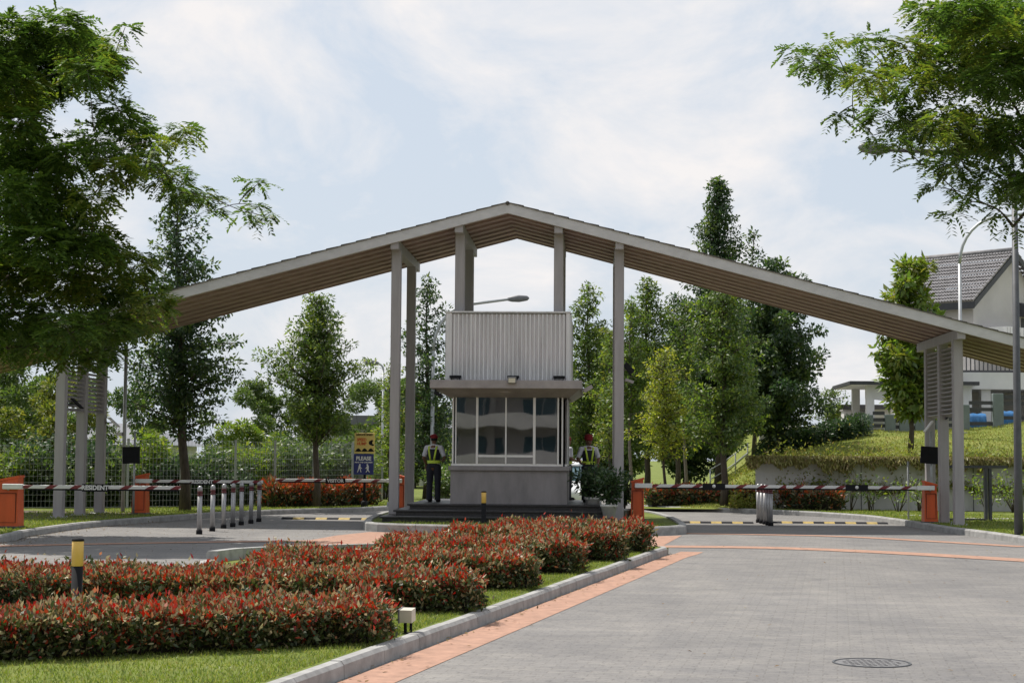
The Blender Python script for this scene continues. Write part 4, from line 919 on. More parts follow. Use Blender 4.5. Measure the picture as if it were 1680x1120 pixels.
column_tree(-0.25, 70, 0.1, 8.95, 1.6, 1.5, 'tall mid green tree right behind the booth, nearest its ribbed box', 'leaf_mid', 80, 44, 0.17, 0.075, taper=0.5, tr=0.12, bushy=0.4)
column_tree(0.62, 66, 0.1, 6.7, 1.5, 0.75, 'slim yellow green tree directly left of the right inner column', 'leaf_bright', 52, 50, 0.15, 0.065, taper=0.45, tr=0.07, bushy=0.3)
column_tree(2.1, 68, 0.1, 8.9, 1.7, 1.4, 'broad dark stemmed tree right of the right inner column', 'leaf_mid', 84, 44, 0.17, 0.075, taper=0.4, tr=0.13, bushy=0.4)
column_tree(3.75, 77, 0.1, 9.2, 1.8, 1.35, 'far dark tree showing between the right inner column and the tallest tree', 'leaf_dark', 70, 44, 0.19, 0.085, taper=0.4, tr=0.13, bushy=0.45)
column_tree(2.3, 56, 0.1, 5.25, 1.55, 0.92, 'small light yellow green tree with drooping leaves in the right orange hedge', 'leaf_lime', 74, 66, 0.13, 0.05, taper=0.32, tr=0.06, bushy=0.27, up=0.1)
column_tree(4.06, 53.8, 0.1, 7.3, 1.75, 1.25, 'olive green tree with a bare forked stem standing in the right orange hedge', 'leaf_mid', 78, 40, 0.15, 0.07, taper=0.35, tr=0.12, bushy=0.38)
column_tree(4.8, 66, 0.6, 12.75, 2.4, 1.75, 'tallest tree, its dark pointed top rising far above the right roof slope', 'leaf_dark', 190, 50, 0.17, 0.08, taper=0.66, tr=0.16, bushy=0.42)
column_tree(6.5, 70, 1.5, 11.2, 3.0, 0.95, 'thin dark treetop right beside the tallest tree', 'leaf_dark', 70, 40, 0.17, 0.08, taper=0.6, tr=0.1, bushy=0.34)
column_tree(6.35, 60, 1.3, 8.7, 2.25, 1.8, 'big dark broad tree under the right roof slope at the left end of the hill', 'leaf_dark', 130, 50, 0.17, 0.085, taper=0.42, tr=0.16, bushy=0.42)
column_tree(10.45, 57, 2.0, 8.3, 3.0, 0.95, 'thick leaved tree on the hill in front of the tiled roof', 'leaf_bright', 44, 44, 0.30, 0.13, taper=0.25, tr=0.09, bushy=0.42, lean=0.0)
column_tree(10.35, 75, 3.0, 4.65, 3.2, 0.75, 'little round tree on the crest right of the big dark tree', 'leaf_mid', 28, 50, 0.14, 0.07, taper=0.25, tr=0.05, bushy=0.28)
for (x, y, h, lab) in ((1.1, 88, 8.2, 'far green tree closing the view behind the right inner column'), (4.9, 92, 8.6, 'far green tree in the gap right of the light yellow green tree'), (-2.2, 96, 7.6, 'far green tree hidden mostly by the booth'), (7.6, 94, 8.8, 'far green tree filling the shade behind the big dark tree'), (-8.9, 84, 5.2, 'far low green tree right of the feathery topped tree')):
    column_tree(x, y, 0.1, h, 0.5, 1.9, lab, 'leaf_mid' if h < 8.5 else 'leaf_dark', 70, 34, 0.24, 0.12, taper=0.3, tr=0.14, bushy=0.6)
for (x, y, lab) in ((3.3, 62, 'thin pale trunked tree between the two trees of the right orange hedge'), (1.3, 61, 'thin grey trunked tree left of the light yellow green tree')):
    column_tree(x, y, 0.1, 7.4, 2.7, 0.85, lab, 'leaf_mid', 46, 44, 0.16, 0.075, bark='bark_pale', taper=0.4, tr=0.07, bushy=0.35)

def spreading_tree(x, y, z0, clumps, label, leaf, fork, per, ln, wd, tr=0.2, spray=False, bark='bark', group='spreading trees', limbs=7):
    """a stem that forks into long limbs, each limb ending in the leaf clumps nearest to it"""
    t = thing('tree', label, 'tree', (x, y, z0), group)
    f = MB(); base = Vector((x, y, z0-0.1)); fk = Vector(fork)
    limb(f, base, fk, tr*1.2, tr*0.8, 0.0)
    C = [Vector(c[:3]) for c in clumps]
    order = sorted(range(len(C)), key=lambda i: (C[i]-fk).length); nodes = [(fk, tr*0.6)]
    for i in order:
        best = min(nodes, key=lambda nd: (nd[0]-C[i]).length+(0.25*(nd[0]-fk).length)+(1.5 if (nd[0]-C[i]).length < 0.15 else 0))
        L_ = (best[0]-C[i]).length
        r1 = max(0.012, best[1]*0.62); pts = limb(f, best[0], C[i], best[1]*0.8, r1*0.6, 0.05)
        for q in (2, 4, 6): nodes.append((pts[q], max(0.012, best[1]*(0.8-0.035*q))))
    f.build('trunk', bark, t)
    if not spray:
        leaf_mesh('crown', [clump_leaves(clumps, per*4.0, ln, wd, leaf, 0.75, -0.2)], t); return t
    kd_ = []; ps, ax, nr = [], [], []                                # feathery compound leaves: paired leaflets along drooping stalks
    for c in clumps:
        k = max(10, int(per*(c[3]/0.5)**2*random.uniform(0.55, 1.25))); young = int(random.random() < 0.24); d = rand_unit(k); rr = c[3]*RNG.uniform(0.15, 1, k)**0.55
        p = d*rr[:, None]; p[:, 2] *= 0.62; p += np.array(c[:3])
        sx_ = d*0.8+rand_unit(k)*0.6; sx_[:, 2] = sx_[:, 2]*0.5-0.15; sx_ /= np.linalg.norm(sx_, axis=1, keepdims=True)
        n_ = rand_unit(k)*0.4; n_[:, 2] += 1; sd_ = np.cross(sx_, n_); sd_ /= np.linalg.norm(sd_, axis=1, keepdims=True)
        sl = RNG.uniform(0.16, 0.34, k)
        for j in range(6):
            q = (j+0.5)/6; pp = p+sx_*(sl*q)[:, None]; pp[:, 2] -= 0.10*q*q*sl/0.3
            for sg in (1, -1):
                ps.append(pp); kd_.append(np.full(k, young)); a = sd_*sg+sx_*0.55; a[:, 2] -= 0.12; ax.append(a+RNG.normal(0, 0.12, (k, 3))); nr.append(n_)
    kinds = np.concatenate(kd_); ps, ax, nr = map(np.concatenate, (ps, ax, nr)); k = len(ps)
    L_, W_ = ln*RNG.uniform(0.75, 1.2, k), wd*RNG.uniform(0.8, 1.2, k)
    leaf_mesh('crown', [(ps[q], ax[q], nr[q], L_[q], W_[q], mt) for q, mt in ((kinds == 0, leaf), (kinds == 1, leaf+'_light'))], t)
    return t
    leaf_mesh('crown', [(ps, ax, nr, ln*RNG.uniform(0.75, 1.2, k), wd*RNG.uniform(0.8, 1.2, k), leaf)], t)
    return t
LEFT_CLUMPS = [(-11.14,31.63,9.63,0.6),(-11.01,31.21,9.52,0.59),(-12.12,35.17,10.4,0.66),(-10.15,31.55,9.75,0.55),(-10.2,31.3,9.7,0.54),(-11.22,35.22,10.54,0.61),(-10.7,34.56,10.18,0.54),(-10.25,33.66,9.82,0.53),(-10.86,34.98,10.21,0.55),(-9.43,33.36,10.21,0.19),(-9.43,32.95,9.61,0.26),(-11.71,34.9,9.71,0.77),(-11.77,35.13,9.55,0.77),(-11.7,34.81,9.65,0.77),(-10.29,33.51,9.4,0.53),(-9.71,31.99,9.07,0.5),(-9.35,30.64,8.71,0.48),(-11.65,33.18,8.92,0.63),(-12.6,35.59,9.43,0.67),(-10.99,31.45,8.56,0.59),(-9.52,32.25,9.18,0.41),(-9.8,33.3,9.47,0.42),(-10.66,30.72,7.71,0.43),(-11.65,33.6,8.38,0.48),(-10.81,31.32,7.98,0.44),(-11.76,34.03,7.73,0.59),(-11.81,34.22,8.03,0.59),(-11.0,31.9,7.4,0.55),(-9.23,32.53,8.28,0.43),(-10.01,34.65,8.8,0.46),(-9.04,32.71,8.0,0.37),(-9.74,35.4,8.59,0.4),(-9.15,30.63,7.41,0.4),(-9.62,32.29,7.86,0.43),(-9.41,35.51,8.3,0.31),(-8.2,30.71,7.4,0.27),(-8.35,33.92,8.24,0.26),(-8.09,32.95,7.94,0.25),(-9.81,31.04,7.14,0.44),(-10.15,32.53,7.47,0.46),(-10.04,31.66,7.41,0.45),(-10.99,32.59,6.94,0.61),(-11.62,34.72,7.55,0.65),(-10.7,31.72,6.99,0.6),(-9.08,31.6,7.13,0.42),(-8.8,30.67,6.89,0.4),(-9.68,35.55,7.89,0.36),(-9.13,33.8,7.61,0.34),(-8.53,32.97,7.23,0.37),(-8.86,34.94,7.43,0.4),(-7.96,32.15,6.68,0.28),(-8.33,33.74,6.97,0.3),(-7.9,33.8,6.85,0.27),(-8.18,35.2,7.09,0.28),(-7.65,33.98,6.6,0.15),(-6.69,32.05,6.28,0.19),(-6.79,33.97,7.16,0.24),(-6.36,32.31,6.23,0.21),(-6.81,33.51,6.65,0.14),(-10.53,30.42,6.38,0.57),(-12.41,34.96,6.84,0.66),(-11.95,34.47,6.84,0.65),(-11.4,34.97,6.82,0.64),(-10.23,32.12,6.37,0.59),(-10.6,32.85,6.69,0.6),(-9.18,30.58,6.33,0.4),(-10.47,34.9,7.06,0.46),(-10.66,32.29,5.81,0.66),(-10.03,30.45,5.48,0.62),(-10.27,30.84,5.66,0.63),(-10.54,34.49,6.11,0.54),(-9.87,32.93,5.94,0.52),(-9.38,31.0,5.51,0.49),(-9.45,33.06,5.67,0.37),(-9.92,34.44,5.84,0.39),(-8.68,31.42,5.16,0.41),(-8.88,32.6,5.42,0.43),(-12.29,34.95,5.51,0.71),(-11.53,32.97,5.16,0.67),(-12.12,35.1,5.57,0.72),(-10.17,32.02,4.96,0.6),(-10.86,34.12,5.31,0.64),(-9.95,31.68,4.97,0.6),(-9.95,34.39,5.05,0.56),(-9.94,33.92,5.08,0.55),(-10.34,35.15,5.05,0.57),(-8.56,31.99,4.79,0.38),(-9.09,33.59,5.07,0.4),(-8.91,34.41,4.68,0.35),(-8.1,31.09,4.47,0.31),(-12.0,34.61,4.35,0.65),(-11.07,32.33,4.33,0.61),(-11.7,33.63,4.42,0.63),(-11.31,35.27,4.35,0.61),(-10.26,32.1,4.27,0.55),(-9.54,30.5,3.94,0.53),(-9.98,34.57,4.23,0.52),(-9.08,31.22,4.08,0.47),(-9.61,33.38,4.19,0.5),(-9.72,35.44,4.51,0.42),(-9.15,33.91,4.4,0.41),(-11.57,34.72,3.79,0.41),(-10.76,32.51,3.66,0.39),(-10.61,34.06,3.79,0.39),(-9.93,32.1,3.54,0.36),(-10.11,35.07,3.86,0.31),(-10.0,34.65,3.83,0.3),(-9.49,31.99,3.42,0.23),(-11.89,34.01,3.76,0.32),(-12.35,35.35,3.87,0.33),(-11.3,30.75,8.76,0.68),(-13.1,35.18,10.04,0.77),(-11.64,30.87,9.04,0.68),(-13.05,35.23,7.91,0.77),(-11.82,31.17,7.35,0.69),(-13.43,35.33,7.93,0.78),(-12.67,33.94,5.72,0.85),(-11.88,31.76,5.76,0.8),(-11.78,30.9,5.59,0.78),(-11.66,31.03,4.04,0.59),(-11.7,31.9,4.19,0.6),(-12.63,34.2,4.3,0.64)]
RIGHT_CLUMPS = [(3.3,28.23,8.42,0.18),(3.66,28.43,8.31,0.23),(3.47,27.51,8.06,0.22),(3.82,27.42,8.0,0.28),(4.12,29.3,8.4,0.29),(3.83,27.85,8.48,0.14),(4.3,26.96,8.3,0.22),(4.62,29.31,8.78,0.24),(4.16,25.83,7.46,0.29),(4.69,29.05,8.23,0.33),(4.98,27.39,8.31,0.33),(5.34,29.06,8.63,0.35),(6.05,29.52,9.22,0.39),(5.96,29.17,9.1,0.39),(4.96,25.61,8.42,0.21),(5.15,26.56,8.68,0.22),(5.14,27.98,7.87,0.37),(5.0,26.33,7.5,0.35),(4.57,26.58,7.08,0.3),(4.59,26.73,7.08,0.3),(4.31,28.25,7.29,0.22),(3.97,27.88,7.27,0.11),(6.18,29.84,8.63,0.54),(5.95,28.52,8.21,0.52),(5.76,27.97,8.16,0.51),(5.94,25.44,7.96,0.54),(6.41,28.44,8.68,0.61),(6.69,29.07,9.12,0.62),(6.94,29.15,8.12,0.53),(6.03,25.19,7.36,0.46),(6.39,27.39,7.79,0.5),(6.08,29.37,7.5,0.44),(5.41,26.53,6.97,0.4),(5.15,25.26,6.65,0.38),(5.44,28.72,7.24,0.32),(5.37,28.42,7.12,0.32),(4.83,27.38,6.69,0.22),(4.6,28.24,7.01,0.15),(6.36,28.73,7.09,0.51),(6.43,29.14,7.17,0.51),(5.86,26.33,6.77,0.46),(6.37,26.37,6.59,0.41),(6.33,25.74,6.63,0.4),(7.18,29.83,7.42,0.47),(5.5,26.12,6.15,0.3),(6.11,29.37,6.8,0.33),(5.2,27.19,6.34,0.19),(5.88,25.9,5.88,0.34),(5.97,25.65,5.92,0.34),(6.79,27.82,6.09,0.33),(6.25,25.46,5.81,0.3),(5.63,27.92,6.09,0.2),(5.78,26.89,5.73,0.17),(5.64,27.16,5.54,0.11),(6.75,27.71,5.42,0.15),(5.54,25.92,8.48,0.39),(6.46,29.67,9.46,0.45),(5.57,25.38,8.38,0.38),(7.22,28.31,9.19,0.53),(6.45,26.06,8.5,0.49),(6.98,27.72,8.97,0.52),(4.25,27.97,7.84,0.22),(6.6,25.28,7.63,0.56),(6.98,26.24,7.86,0.58),(7.4,28.1,8.26,0.62),(7.9,28.5,7.37,0.63),(7.43,26.77,7.02,0.59),(6.76,25.23,6.55,0.56),(7.69,28.61,6.28,0.54),(6.63,25.3,5.69,0.48),(7.03,26.99,6.04,0.51),(6.47,27.43,5.64,0.14)]

spreading_tree(-13.6, 33.5, 0.1, LEFT_CLUMPS, 'large feathery tree overhanging the left lane from the left edge', 'leaf_near', (-13.3, 33.2, 4.2), 92, 0.13, 0.058, 0.24, True)
spreading_tree(10.6, 27.8, 0.1, RIGHT_CLUMPS, 'large feathery tree overhanging from the upper right edge', 'leaf_near', (10.3, 27.7, 5.2), 100, 0.115, 0.05, 0.22, True)
def dome(x, y, zb, zt, r, n, rc):
    out_ = []
    for i in range(n):
        a = random.uniform(0, 2*PI); u = random.random()**0.5; s = random.random()
        w = math.sqrt(max(0, 1-(abs(s-0.35)/0.68)**2)); out_.append((x+r*u*w*math.cos(a), y+r*u*w*math.sin(a), zb+(zt-zb)*s*0.92, rc*random.uniform(0.6, 1.1)))
    return out_
for (x, y, zb, zt, r, n, rc, leaf, per, lab) in (
    (-15.2, 76, 1.2, 5.1, 2.3, 34, 0.55, 'leaf_mid', 90, 'broad tree beyond the fence between the dark leaning tree and the feathery topped tree'),
    (-12.4, 61, 0.5, 2.9, 1.5, 26, 0.42, 'leaf_bright', 100, 'low fresh green tree just beyond the fence behind the bollards'),
    (-18.2, 66, 1.3, 4.5, 1.6, 24, 0.45, 'leaf_mid', 80, 'flat topped open tree beyond the fence above the black screen'),
    (-16.6, 52, 0.9, 4.3, 1.5, 30, 0.42, 'leaf_yellow', 80, 'yellowish tree behind the left gate columns'),
    (-19.2, 54, 0.6, 5.2, 1.9, 34, 0.5, 'leaf_mid', 80, 'bushy tree at the far left edge behind the nearest barrier'),
    (-21.8, 70, 0.6, 5.2, 2.6, 36, 0.6, 'leaf_mid', 80, 'wide dark tree far behind the left gate columns'),
    (-20.6, 60, 0.4, 4.6, 2.2, 34, 0.55, 'leaf_mid', 80, 'round tree beyond the fence left of the left gate columns'),
    (-11.7, 88, 0.5, 5.8, 2.4, 34, 0.65, 'leaf_mid', 80, 'wide tree behind the feathery topped tree')):
    spreading_tree(x, y, 0.05, dome(x, y, zb, zt, r, n, rc), lab, leaf, (x, y, zb+0.4), per, 0.15, 0.075, 0.10)

# ================================================================== HEDGES AND SHRUBS
def hedge(name, poly, z0, h, label, dens, ln, wd, cols, group, top_red=0.42, cat='hedge', lump=0.045):
    """clipped hedge over a ground polygon: twiggy core, leaves standing out of its top and sides, red shoots on top"""
    c = Vector((sum(p[0] for p in poly)/len(poly), sum(p[1] for p in poly)/len(poly), z0))
    t = thing(name, label, cat, c, group)
    f = MB(); core = inset(poly, 0.17); f.prism(core, z0, z0+h*0.80)
    for i in range(len(poly)):
        pa, pb = Vector((*poly[i], z0)), Vector((*poly[(i+1) % len(poly)], z0))
        for j in range(int((pb-pa).length/0.14)):
            q = pa.lerp(pb, random.random())+(c-pa.lerp(pb, 0.5)).normalized()*random.uniform(0.02, 0.12); q.z = z0-0.02
            f.tube([q, q+Vector((random.uniform(-0.05, 0.05), random.uniform(-0.05, 0.05), h*0.5)), q+Vector((random.uniform(-0.1, 0.1), random.uniform(-0.1, 0.1), h*random.uniform(0.8, 1.08)))], [0.009, 0.006, 0.003], 4)
    f.build('branches', 'twigs', t)
    P = np.array(poly); n = len(P); pos, nrm, top = [], [], []
    x0, y0 = P.min(0); x1, y1 = P.max(0)
    def inside(q):
        r = np.zeros(len(q), bool)
        for i in range(n):
            a, b = P[i], P[(i+1) % n]
            cnd = ((a[1] > q[:, 1]) != (b[1] > q[:, 1])) & (q[:, 0] < (b[0]-a[0])*(q[:, 1]-a[1])/(b[1]-a[1]+1e-12)+a[0]); r ^= cnd
        return r
    k = int((x1-x0)*(y1-y0)*dens*1.25); q = np.stack([RNG.uniform(x0, x1, k), RNG.uniform(y0, y1, k)], 1); q = q[inside(q)]
    bumpz = lump*(np.sin(q[:, 0]*4.1+q[:, 1]*2.3)+np.sin(q[:, 0]*1.7-q[:, 1]*5.2)+np.sin(q[:, 0]*9+1)*0.6)*0.6
    zz = z0+h+bumpz-np.abs(RNG.normal(0, 0.07, len(q)))+RNG.exponential(0.022, len(q))
    pos.append(np.column_stack([q, zz])); nn = RNG.normal(0, 0.35, (len(q), 3)); nn[:, 2] += 1; nrm.append(nn); top.append(np.ones(len(q)))
    for i in range(n):
        a, b = P[i], P[(i+1) % n]; L_ = np.linalg.norm(b-a); m_ = int(L_*h*dens)
        if m_ < 1: continue
        s = RNG.random(m_); z = RNG.random(m_)**0.8; e = (b-a)/L_; on = np.array([e[1], -e[0]])
        bul = 0.05*np.sin(s*L_*5+i)+0.04*np.sin(s*L_*11+z*5)-0.02*(1-z)**2
        pt = a+(b-a)*s[:, None]+on*(bul+RNG.normal(0, 0.045, m_))[:, None]
        pos.append(np.column_stack([pt, z0+0.02+z*h])); nn = RNG.normal(0, 0.4, (m_, 3)); nn[:, :2] += on*0.8; nn[:, 2] += 0.35; nrm.append(nn); top.append(z**2*0.75)
    pos, nrm, top = np.concatenate(pos), np.concatenate(nrm), np.concatenate(top); k = len(pos)
    patch = 0.5+0.5*np.sin(pos[:, 0]*3.3+np.sin(pos[:, 1]*2.1)*2)*np.sin(pos[:, 1]*2.7+pos[:, 0])
    red = RNG.random(k) < top_red*(0.18+0.82*top)*(0.6+0.75*patch)
    ax = nrm*0.55+rand_unit(k)*0.8; ax[:, 2] += 0.25; ax[red, 2] += 0.4
    fn = nrm*0.6+rand_unit(k)*0.7
    L_ = ln*RNG.uniform(0.45, 1.45, k); W_ = wd*RNG.uniform(0.6, 1.35, k)
    cream = ~red & (RNG.random(k) < 0.10+0.42*top); rest = ~red & ~cream
    gs = [(pos[s], ax[s], fn[s], L_[s], W_[s], mt) for s, mt in ((red, cols[0]), (cream, cols[1]), (rest, cols[2]))]
    leaf_mesh('leaves', gs, t)
    return t
def row_poly(rx, ry, wid, length, ang=0.57):
    u = Vector((-math.cos(ang), -math.sin(ang))); kd = Vector((-0.12, 0.9928))
    a = Vector((rx, ry)); b = a+u*length; c = b+kd*wid; d = a+kd*wid
    mid = [a.lerp(b, t) for t in (0.33, 0.66)]; mid2 = [c.lerp(d, t) for t in (0.33, 0.66)]
    return [(p.x, p.y) for p in (d, c, b, *mid[::-1], a)] if False else [(p.x, p.y) for p in (b, a, d, c)]
names = ['nearest', 'second', 'third', 'fourth', 'fifth', 'farthest']
ROWS = [(-1.78, 14.1, 1.15, 5.2, 0.29, 0.54), (-1.2, 16.95, 1.4, 6.0, 0.31, 0.02), (-0.74, 20.0, 1.5, 3.15, 0.34, 0.06), (-0.2, 22.85, 1.55, 2.55, 0.37, 0.06), (0.42, 25.65, 1.6, 2.5, 0.40, 0.06), (0.88, 28.2, 1.35, 2.4, 0.42, 0.10)]
for i, (rx, ry, wd_, ln_, hh_, an_) in enumerate(ROWS):
    hedge('hedge', row_poly(rx, ry, wd_, ln_, an_), 0.11, hh_, names[i]+' red leaved hedge row on the median'+('' if i in (0, 5) else ', counted from the camera'), (6000, 5400, 4200, 3500, 3000, 2900)[i], (0.055, 0.057, 0.062, 0.066, 0.07, 0.07)[i], (0.026, 0.027, 0.029, 0.031, 0.032, 0.032)[i], ('leaf_red', 'leaf_cream', 'leaf_green'), 'red hedge rows on the median')
hedge('hedge', [(-9.5, 50.3), (-8.0, 51.7), (-6.75, 53.3), (-7.2, 54.3), (-8.5, 52.7), (-10.1, 51.2)], 0.11, 0.62, 'orange red hedge along the left verge around the road sign', 620, 0.15, 0.055, ('leaf_orange', 'leaf_olive', 'leaf_green'), 'orange hedges on the verges', 0.95, lump=0.12)
hedge('hedge', [(1.75, 54.9), (2.9, 54.75), (4.3, 54.0), (5.6, 53.0), (6.9, 51.6), (7.5, 51.7), (7.2, 52.5), (5.9, 53.7), (4.5, 54.8), (2.9, 55.7), (1.8, 55.8)], 0.11, 0.55, 'orange tipped hedge along the right verge under the olive green tree', 560, 0.14, 0.055, ('leaf_orange', 'leaf_olive', 'leaf_green'), 'orange hedges on the verges', 0.6, lump=0.10)
def shrub(name, x, y, z, r, h, label, leaf, ns, per, ln, wd, group=None, cat='shrub'):
    t = thing(name, label, cat, (x, y, z), group); f = MB(); cl = []
    for i in range(ns):
        a = random.uniform(0, 2*PI); q = r*random.random()**0.6; hh = h*random.uniform(0.55, 1.0)
        tip = (x+q*math.cos(a), y+q*math.sin(a), z+hh); f.tube([(x+random.uniform(-0.06, 0.06), y, z-0.05), (x+0.5*q*math.cos(a), y+0.5*q*math.sin(a), z+hh*0.55), tip], [0.016, 0.011, 0.005], 5)
        for s in ((0.55, 0.8, 1.0) if ns < 20 else (0.15, 0.4, 0.7, 1.0)): cl.append((x+q*s*math.cos(a), y+q*s*math.sin(a), z+hh*s, r*0.34))
    f.build('stems', 'bark', t); leaf_mesh('foliage', [clump_leaves(cl, per, ln, wd, leaf, 0.9, -0.1)], t); return t
k = 0
for x, y, r, h, lab in ((6.95, 52.3, 0.42, 0.95, 'sparse thin shrub at the left end of the retaining wall'), (7.75, 52.0, 0.55, 1.15, 'taller sparse shrub against the wall behind the right boom'), (8.35, 52.1, 0.38, 0.9, 'bare stemmed shrub in the middle of the wall planting'), (9.1, 51.6, 0.62, 1.0, 'leafy shrub by the wall left of the slim grey post'), (9.75, 51.8, 0.5, 0.9, 'leafy shrub by the wall just left of the right barrier'), (11.7, 51.5, 0.75, 1.25, 'big leafy shrub by the wall right of the gate columns'), (12.5, 51.8, 0.8, 1.2, 'bright leafy shrub by the wall left of the metal frame posts'), (13.4, 51.6, 0.6, 1.1, 'leafy shrub by the wall at the right edge')):
    shrub('shrub', x, y, 0.11, r, h, lab, 'leaf_bright' if k > 2 else 'leaf_mid', 8 if k > 2 else 6, 24 if k > 2 else 11, 0.12, 0.055, 'shrubs along the retaining wall'); k += 1
for x, y, r, h, lab, leaf in ((-4.9, 56.0, 0.8, 1.2, 'rounded green bush behind the guard left of the booth', 'leaf_mid'), (-3.95, 57.5, 0.7, 1.3, 'bush with pale leaves between the left guard and the booth wall', 'leaf_bright'), (-5.0, 66, 0.9, 2.2, 'yellow green shrub behind the left rear inner column', 'leaf_bright'), (-7.6, 62, 1.0, 1.9, 'yellow green shrub behind the road sign', 'leaf_bright')):
    shrub('shrub', x, y, 0.08, r, h, lab, leaf, 16, 60, 0.14, 0.07, 'shrubs behind the gate')
k = 0
for (xa, ya), (xb, yb) in zip(FP, FP[1:]):                 # dark thicket just beyond the fence
    L_ = math.hypot(xb-xa, yb-ya); nx, ny = -(yb-ya)/L_, (xb-xa)/L_
    for q, off in ((0.25, 1.1), (0.75, 1.7)):
        x, y = xa+(xb-xa)*q+nx*off+random.uniform(-0.2, 0.2), ya+(yb-ya)*q+ny*off
        shrub('shrub', x, y, -0.05, 1.0, random.uniform(1.4, 2.4), 'dark bush of the thicket right behind the mesh fence', ('leaf_dark', 'leaf_mid', 'leaf_dark', 'leaf_mid', 'leaf_bright')[k % 5], 22, 90, 0.15, 0.08, 'dark bushes of the fence thicket'); k += 1
t = thing('hillside_hedge', 'dark clipped hedge climbing the crest left of the carport', 'hedge', (8, 61, 2.2))
cl = []
for i in range(46):
    s = i/45; x = 5.9+3.7*s+random.uniform(-0.1, 0.1); y = 60.0+2.2*s+random.uniform(-0.3, 0.3); zz = hill_h(x, y); hgt = 0.40+0.15*s
    cl += [(x, y, zz+hgt*q, 0.34) for q in (0.25, 0.6, 0.95)]
f = MB()
for c_ in cl[::3]: f.tube([(c_[0], c_[1], c_[2]-0.4), (c_[0]+0.03, c_[1], c_[2]+0.4)], 0.015, 5)
f.build('stems', 'bark', t); leaf_mesh('foliage', [clump_leaves(cl, 170, 0.11, 0.055, 'leaf_dark', 0.9, 0)], t)

# hanging creeper over the wall, hill grass, lawn grass: nobody could count these
k = 26000; x = 4.7+RNG.random(k)**1.0*17.5
drop = (0.30+0.10*np.sin(x*1.9)+0.12*np.sin(x*4.3+1)+0.12*np.sin(x*9.1)); drop = np.clip(drop*0.8, 0.12, 0.8)
s = RNG.random(k)**1.6; z = 1.78-s*drop*1.15; y = 52.9-0.14*RNG.random(k)-0.1*s+RNG.normal(0, 0.02, k)
pos1 = np.column_stack([x, y, z]); ax1 = np.column_stack([RNG.normal(0, 0.35, k), RNG.normal(-0.25, 0.3, k), -np.abs(RNG.normal(0.9, 0.3, k))])
k2 = 26000; x2 = 4.2+RNG.random(k2)*18; y2 = 52.85+RNG.exponential(0.75, k2); z2 = np.array([max(hill_h(a, max(b, 53.32)), 0.2) for a, b in zip(x2, y2)])+RNG.exponential(0.15, k2)+0.07*np.sin(x2*3)*np.sin(x2*1.3+y2*2)
pos2 = np.column_stack([x2, y2, z2]); ax2 = rand_unit(k2); ax2[:, 2] += 0.5; ax2[:, 1] -= 0.3
n1_ = rand_unit(k); n1_[:, 1] -= 1.0; n2_ = rand_unit(k2)*0.8; n2_[:, 2] += 0.8
o = leaf_mesh('creeper', [(pos1, ax1, n1_, 0.14*RNG.uniform(0.6, 1.5, k), 0.045, 'leaf_hang'), (pos2, ax2, n2_, 0.12*RNG.uniform(0.6, 1.3, k2), 0.05, 'leaf_hill')])
tag(o, 'yellow green creeper hanging over the top of the retaining wall', 'creeper', kind='stuff')
k = 34000; x = 2.2+RNG.random(k)*16; y = 53.5+RNG.random(k)**1.2*11; z = np.array([hill_h(a, b) for a, b in zip(x, y)])
keep = z > 0.12; x, y, z = x[keep], y[keep], z[keep]; k = len(x)
ax = RNG.normal(0, 0.5, (k, 3)); ax[:, 2] = 1
o = leaf_mesh('hill_grass', [(np.column_stack([x, y, z]), ax, rand_unit(k), 0.055*RNG.uniform(0.5, 1.5, k), 0.025, 'leaf_hill')]); tag(o, 'rough yellow green grass covering the slope below the houses', 'grass', kind='stuff')
def blades(name, label, pts, h, w):
    k = len(pts); ax = RNG.normal(0, 0.55, (k, 3)); ax[:, 2] = 1
    o = leaf_mesh(name, [(pts, ax, rand_unit(k), h*RNG.uniform(0.5, 1.4, k), w, 'leaf_blade')]); tag(o, label, 'grass', kind='stuff')
k = 70000; y = 11.0+RNG.random(k)**1.7*19; d = RNG.random(k)**1.3*np.where(y < 14.5, 5.0, 2.0); x = -1.86+(y-12.72)*0.1848-0.2-d
blades('lawn_grass', 'short sunlit grass between the median kerb and the red hedges', np.column_stack([x, y, np.full(k, 0.105)]), 0.035, 0.008)
A = np.array(LEFT_KERB); B = np.array(RIGHT_KERB); pts = []
for Q, sg in ((A, -1), (B, 1)):
    k = 26000; yy = 30+RNG.random(k)*27; xk = np.interp(yy, Q[:, 1], Q[:, 0]); xx = xk+sg*(0.17+RNG.random(k)**1.5*4.5); pts.append(np.column_stack([xx, yy, np.full(k, 0.11)]))
pts = np.concatenate(pts)
blades('verge_grass', 'grass on the verges along both lanes', pts, 0.06, 0.018)
k = 3000; th_ = RNG.random(k); xx = -4.6+6.2*RNG.random(k); yy = 36.9+RNG.random(k)*2.3; keep = yy > 37.0+np.abs(xx+1)*0.12
blades('island_grass', 'dry grass strip in front of the booth steps', np.column_stack([xx, yy, np.full(k, 0.145)])[keep], 0.06, 0.015)

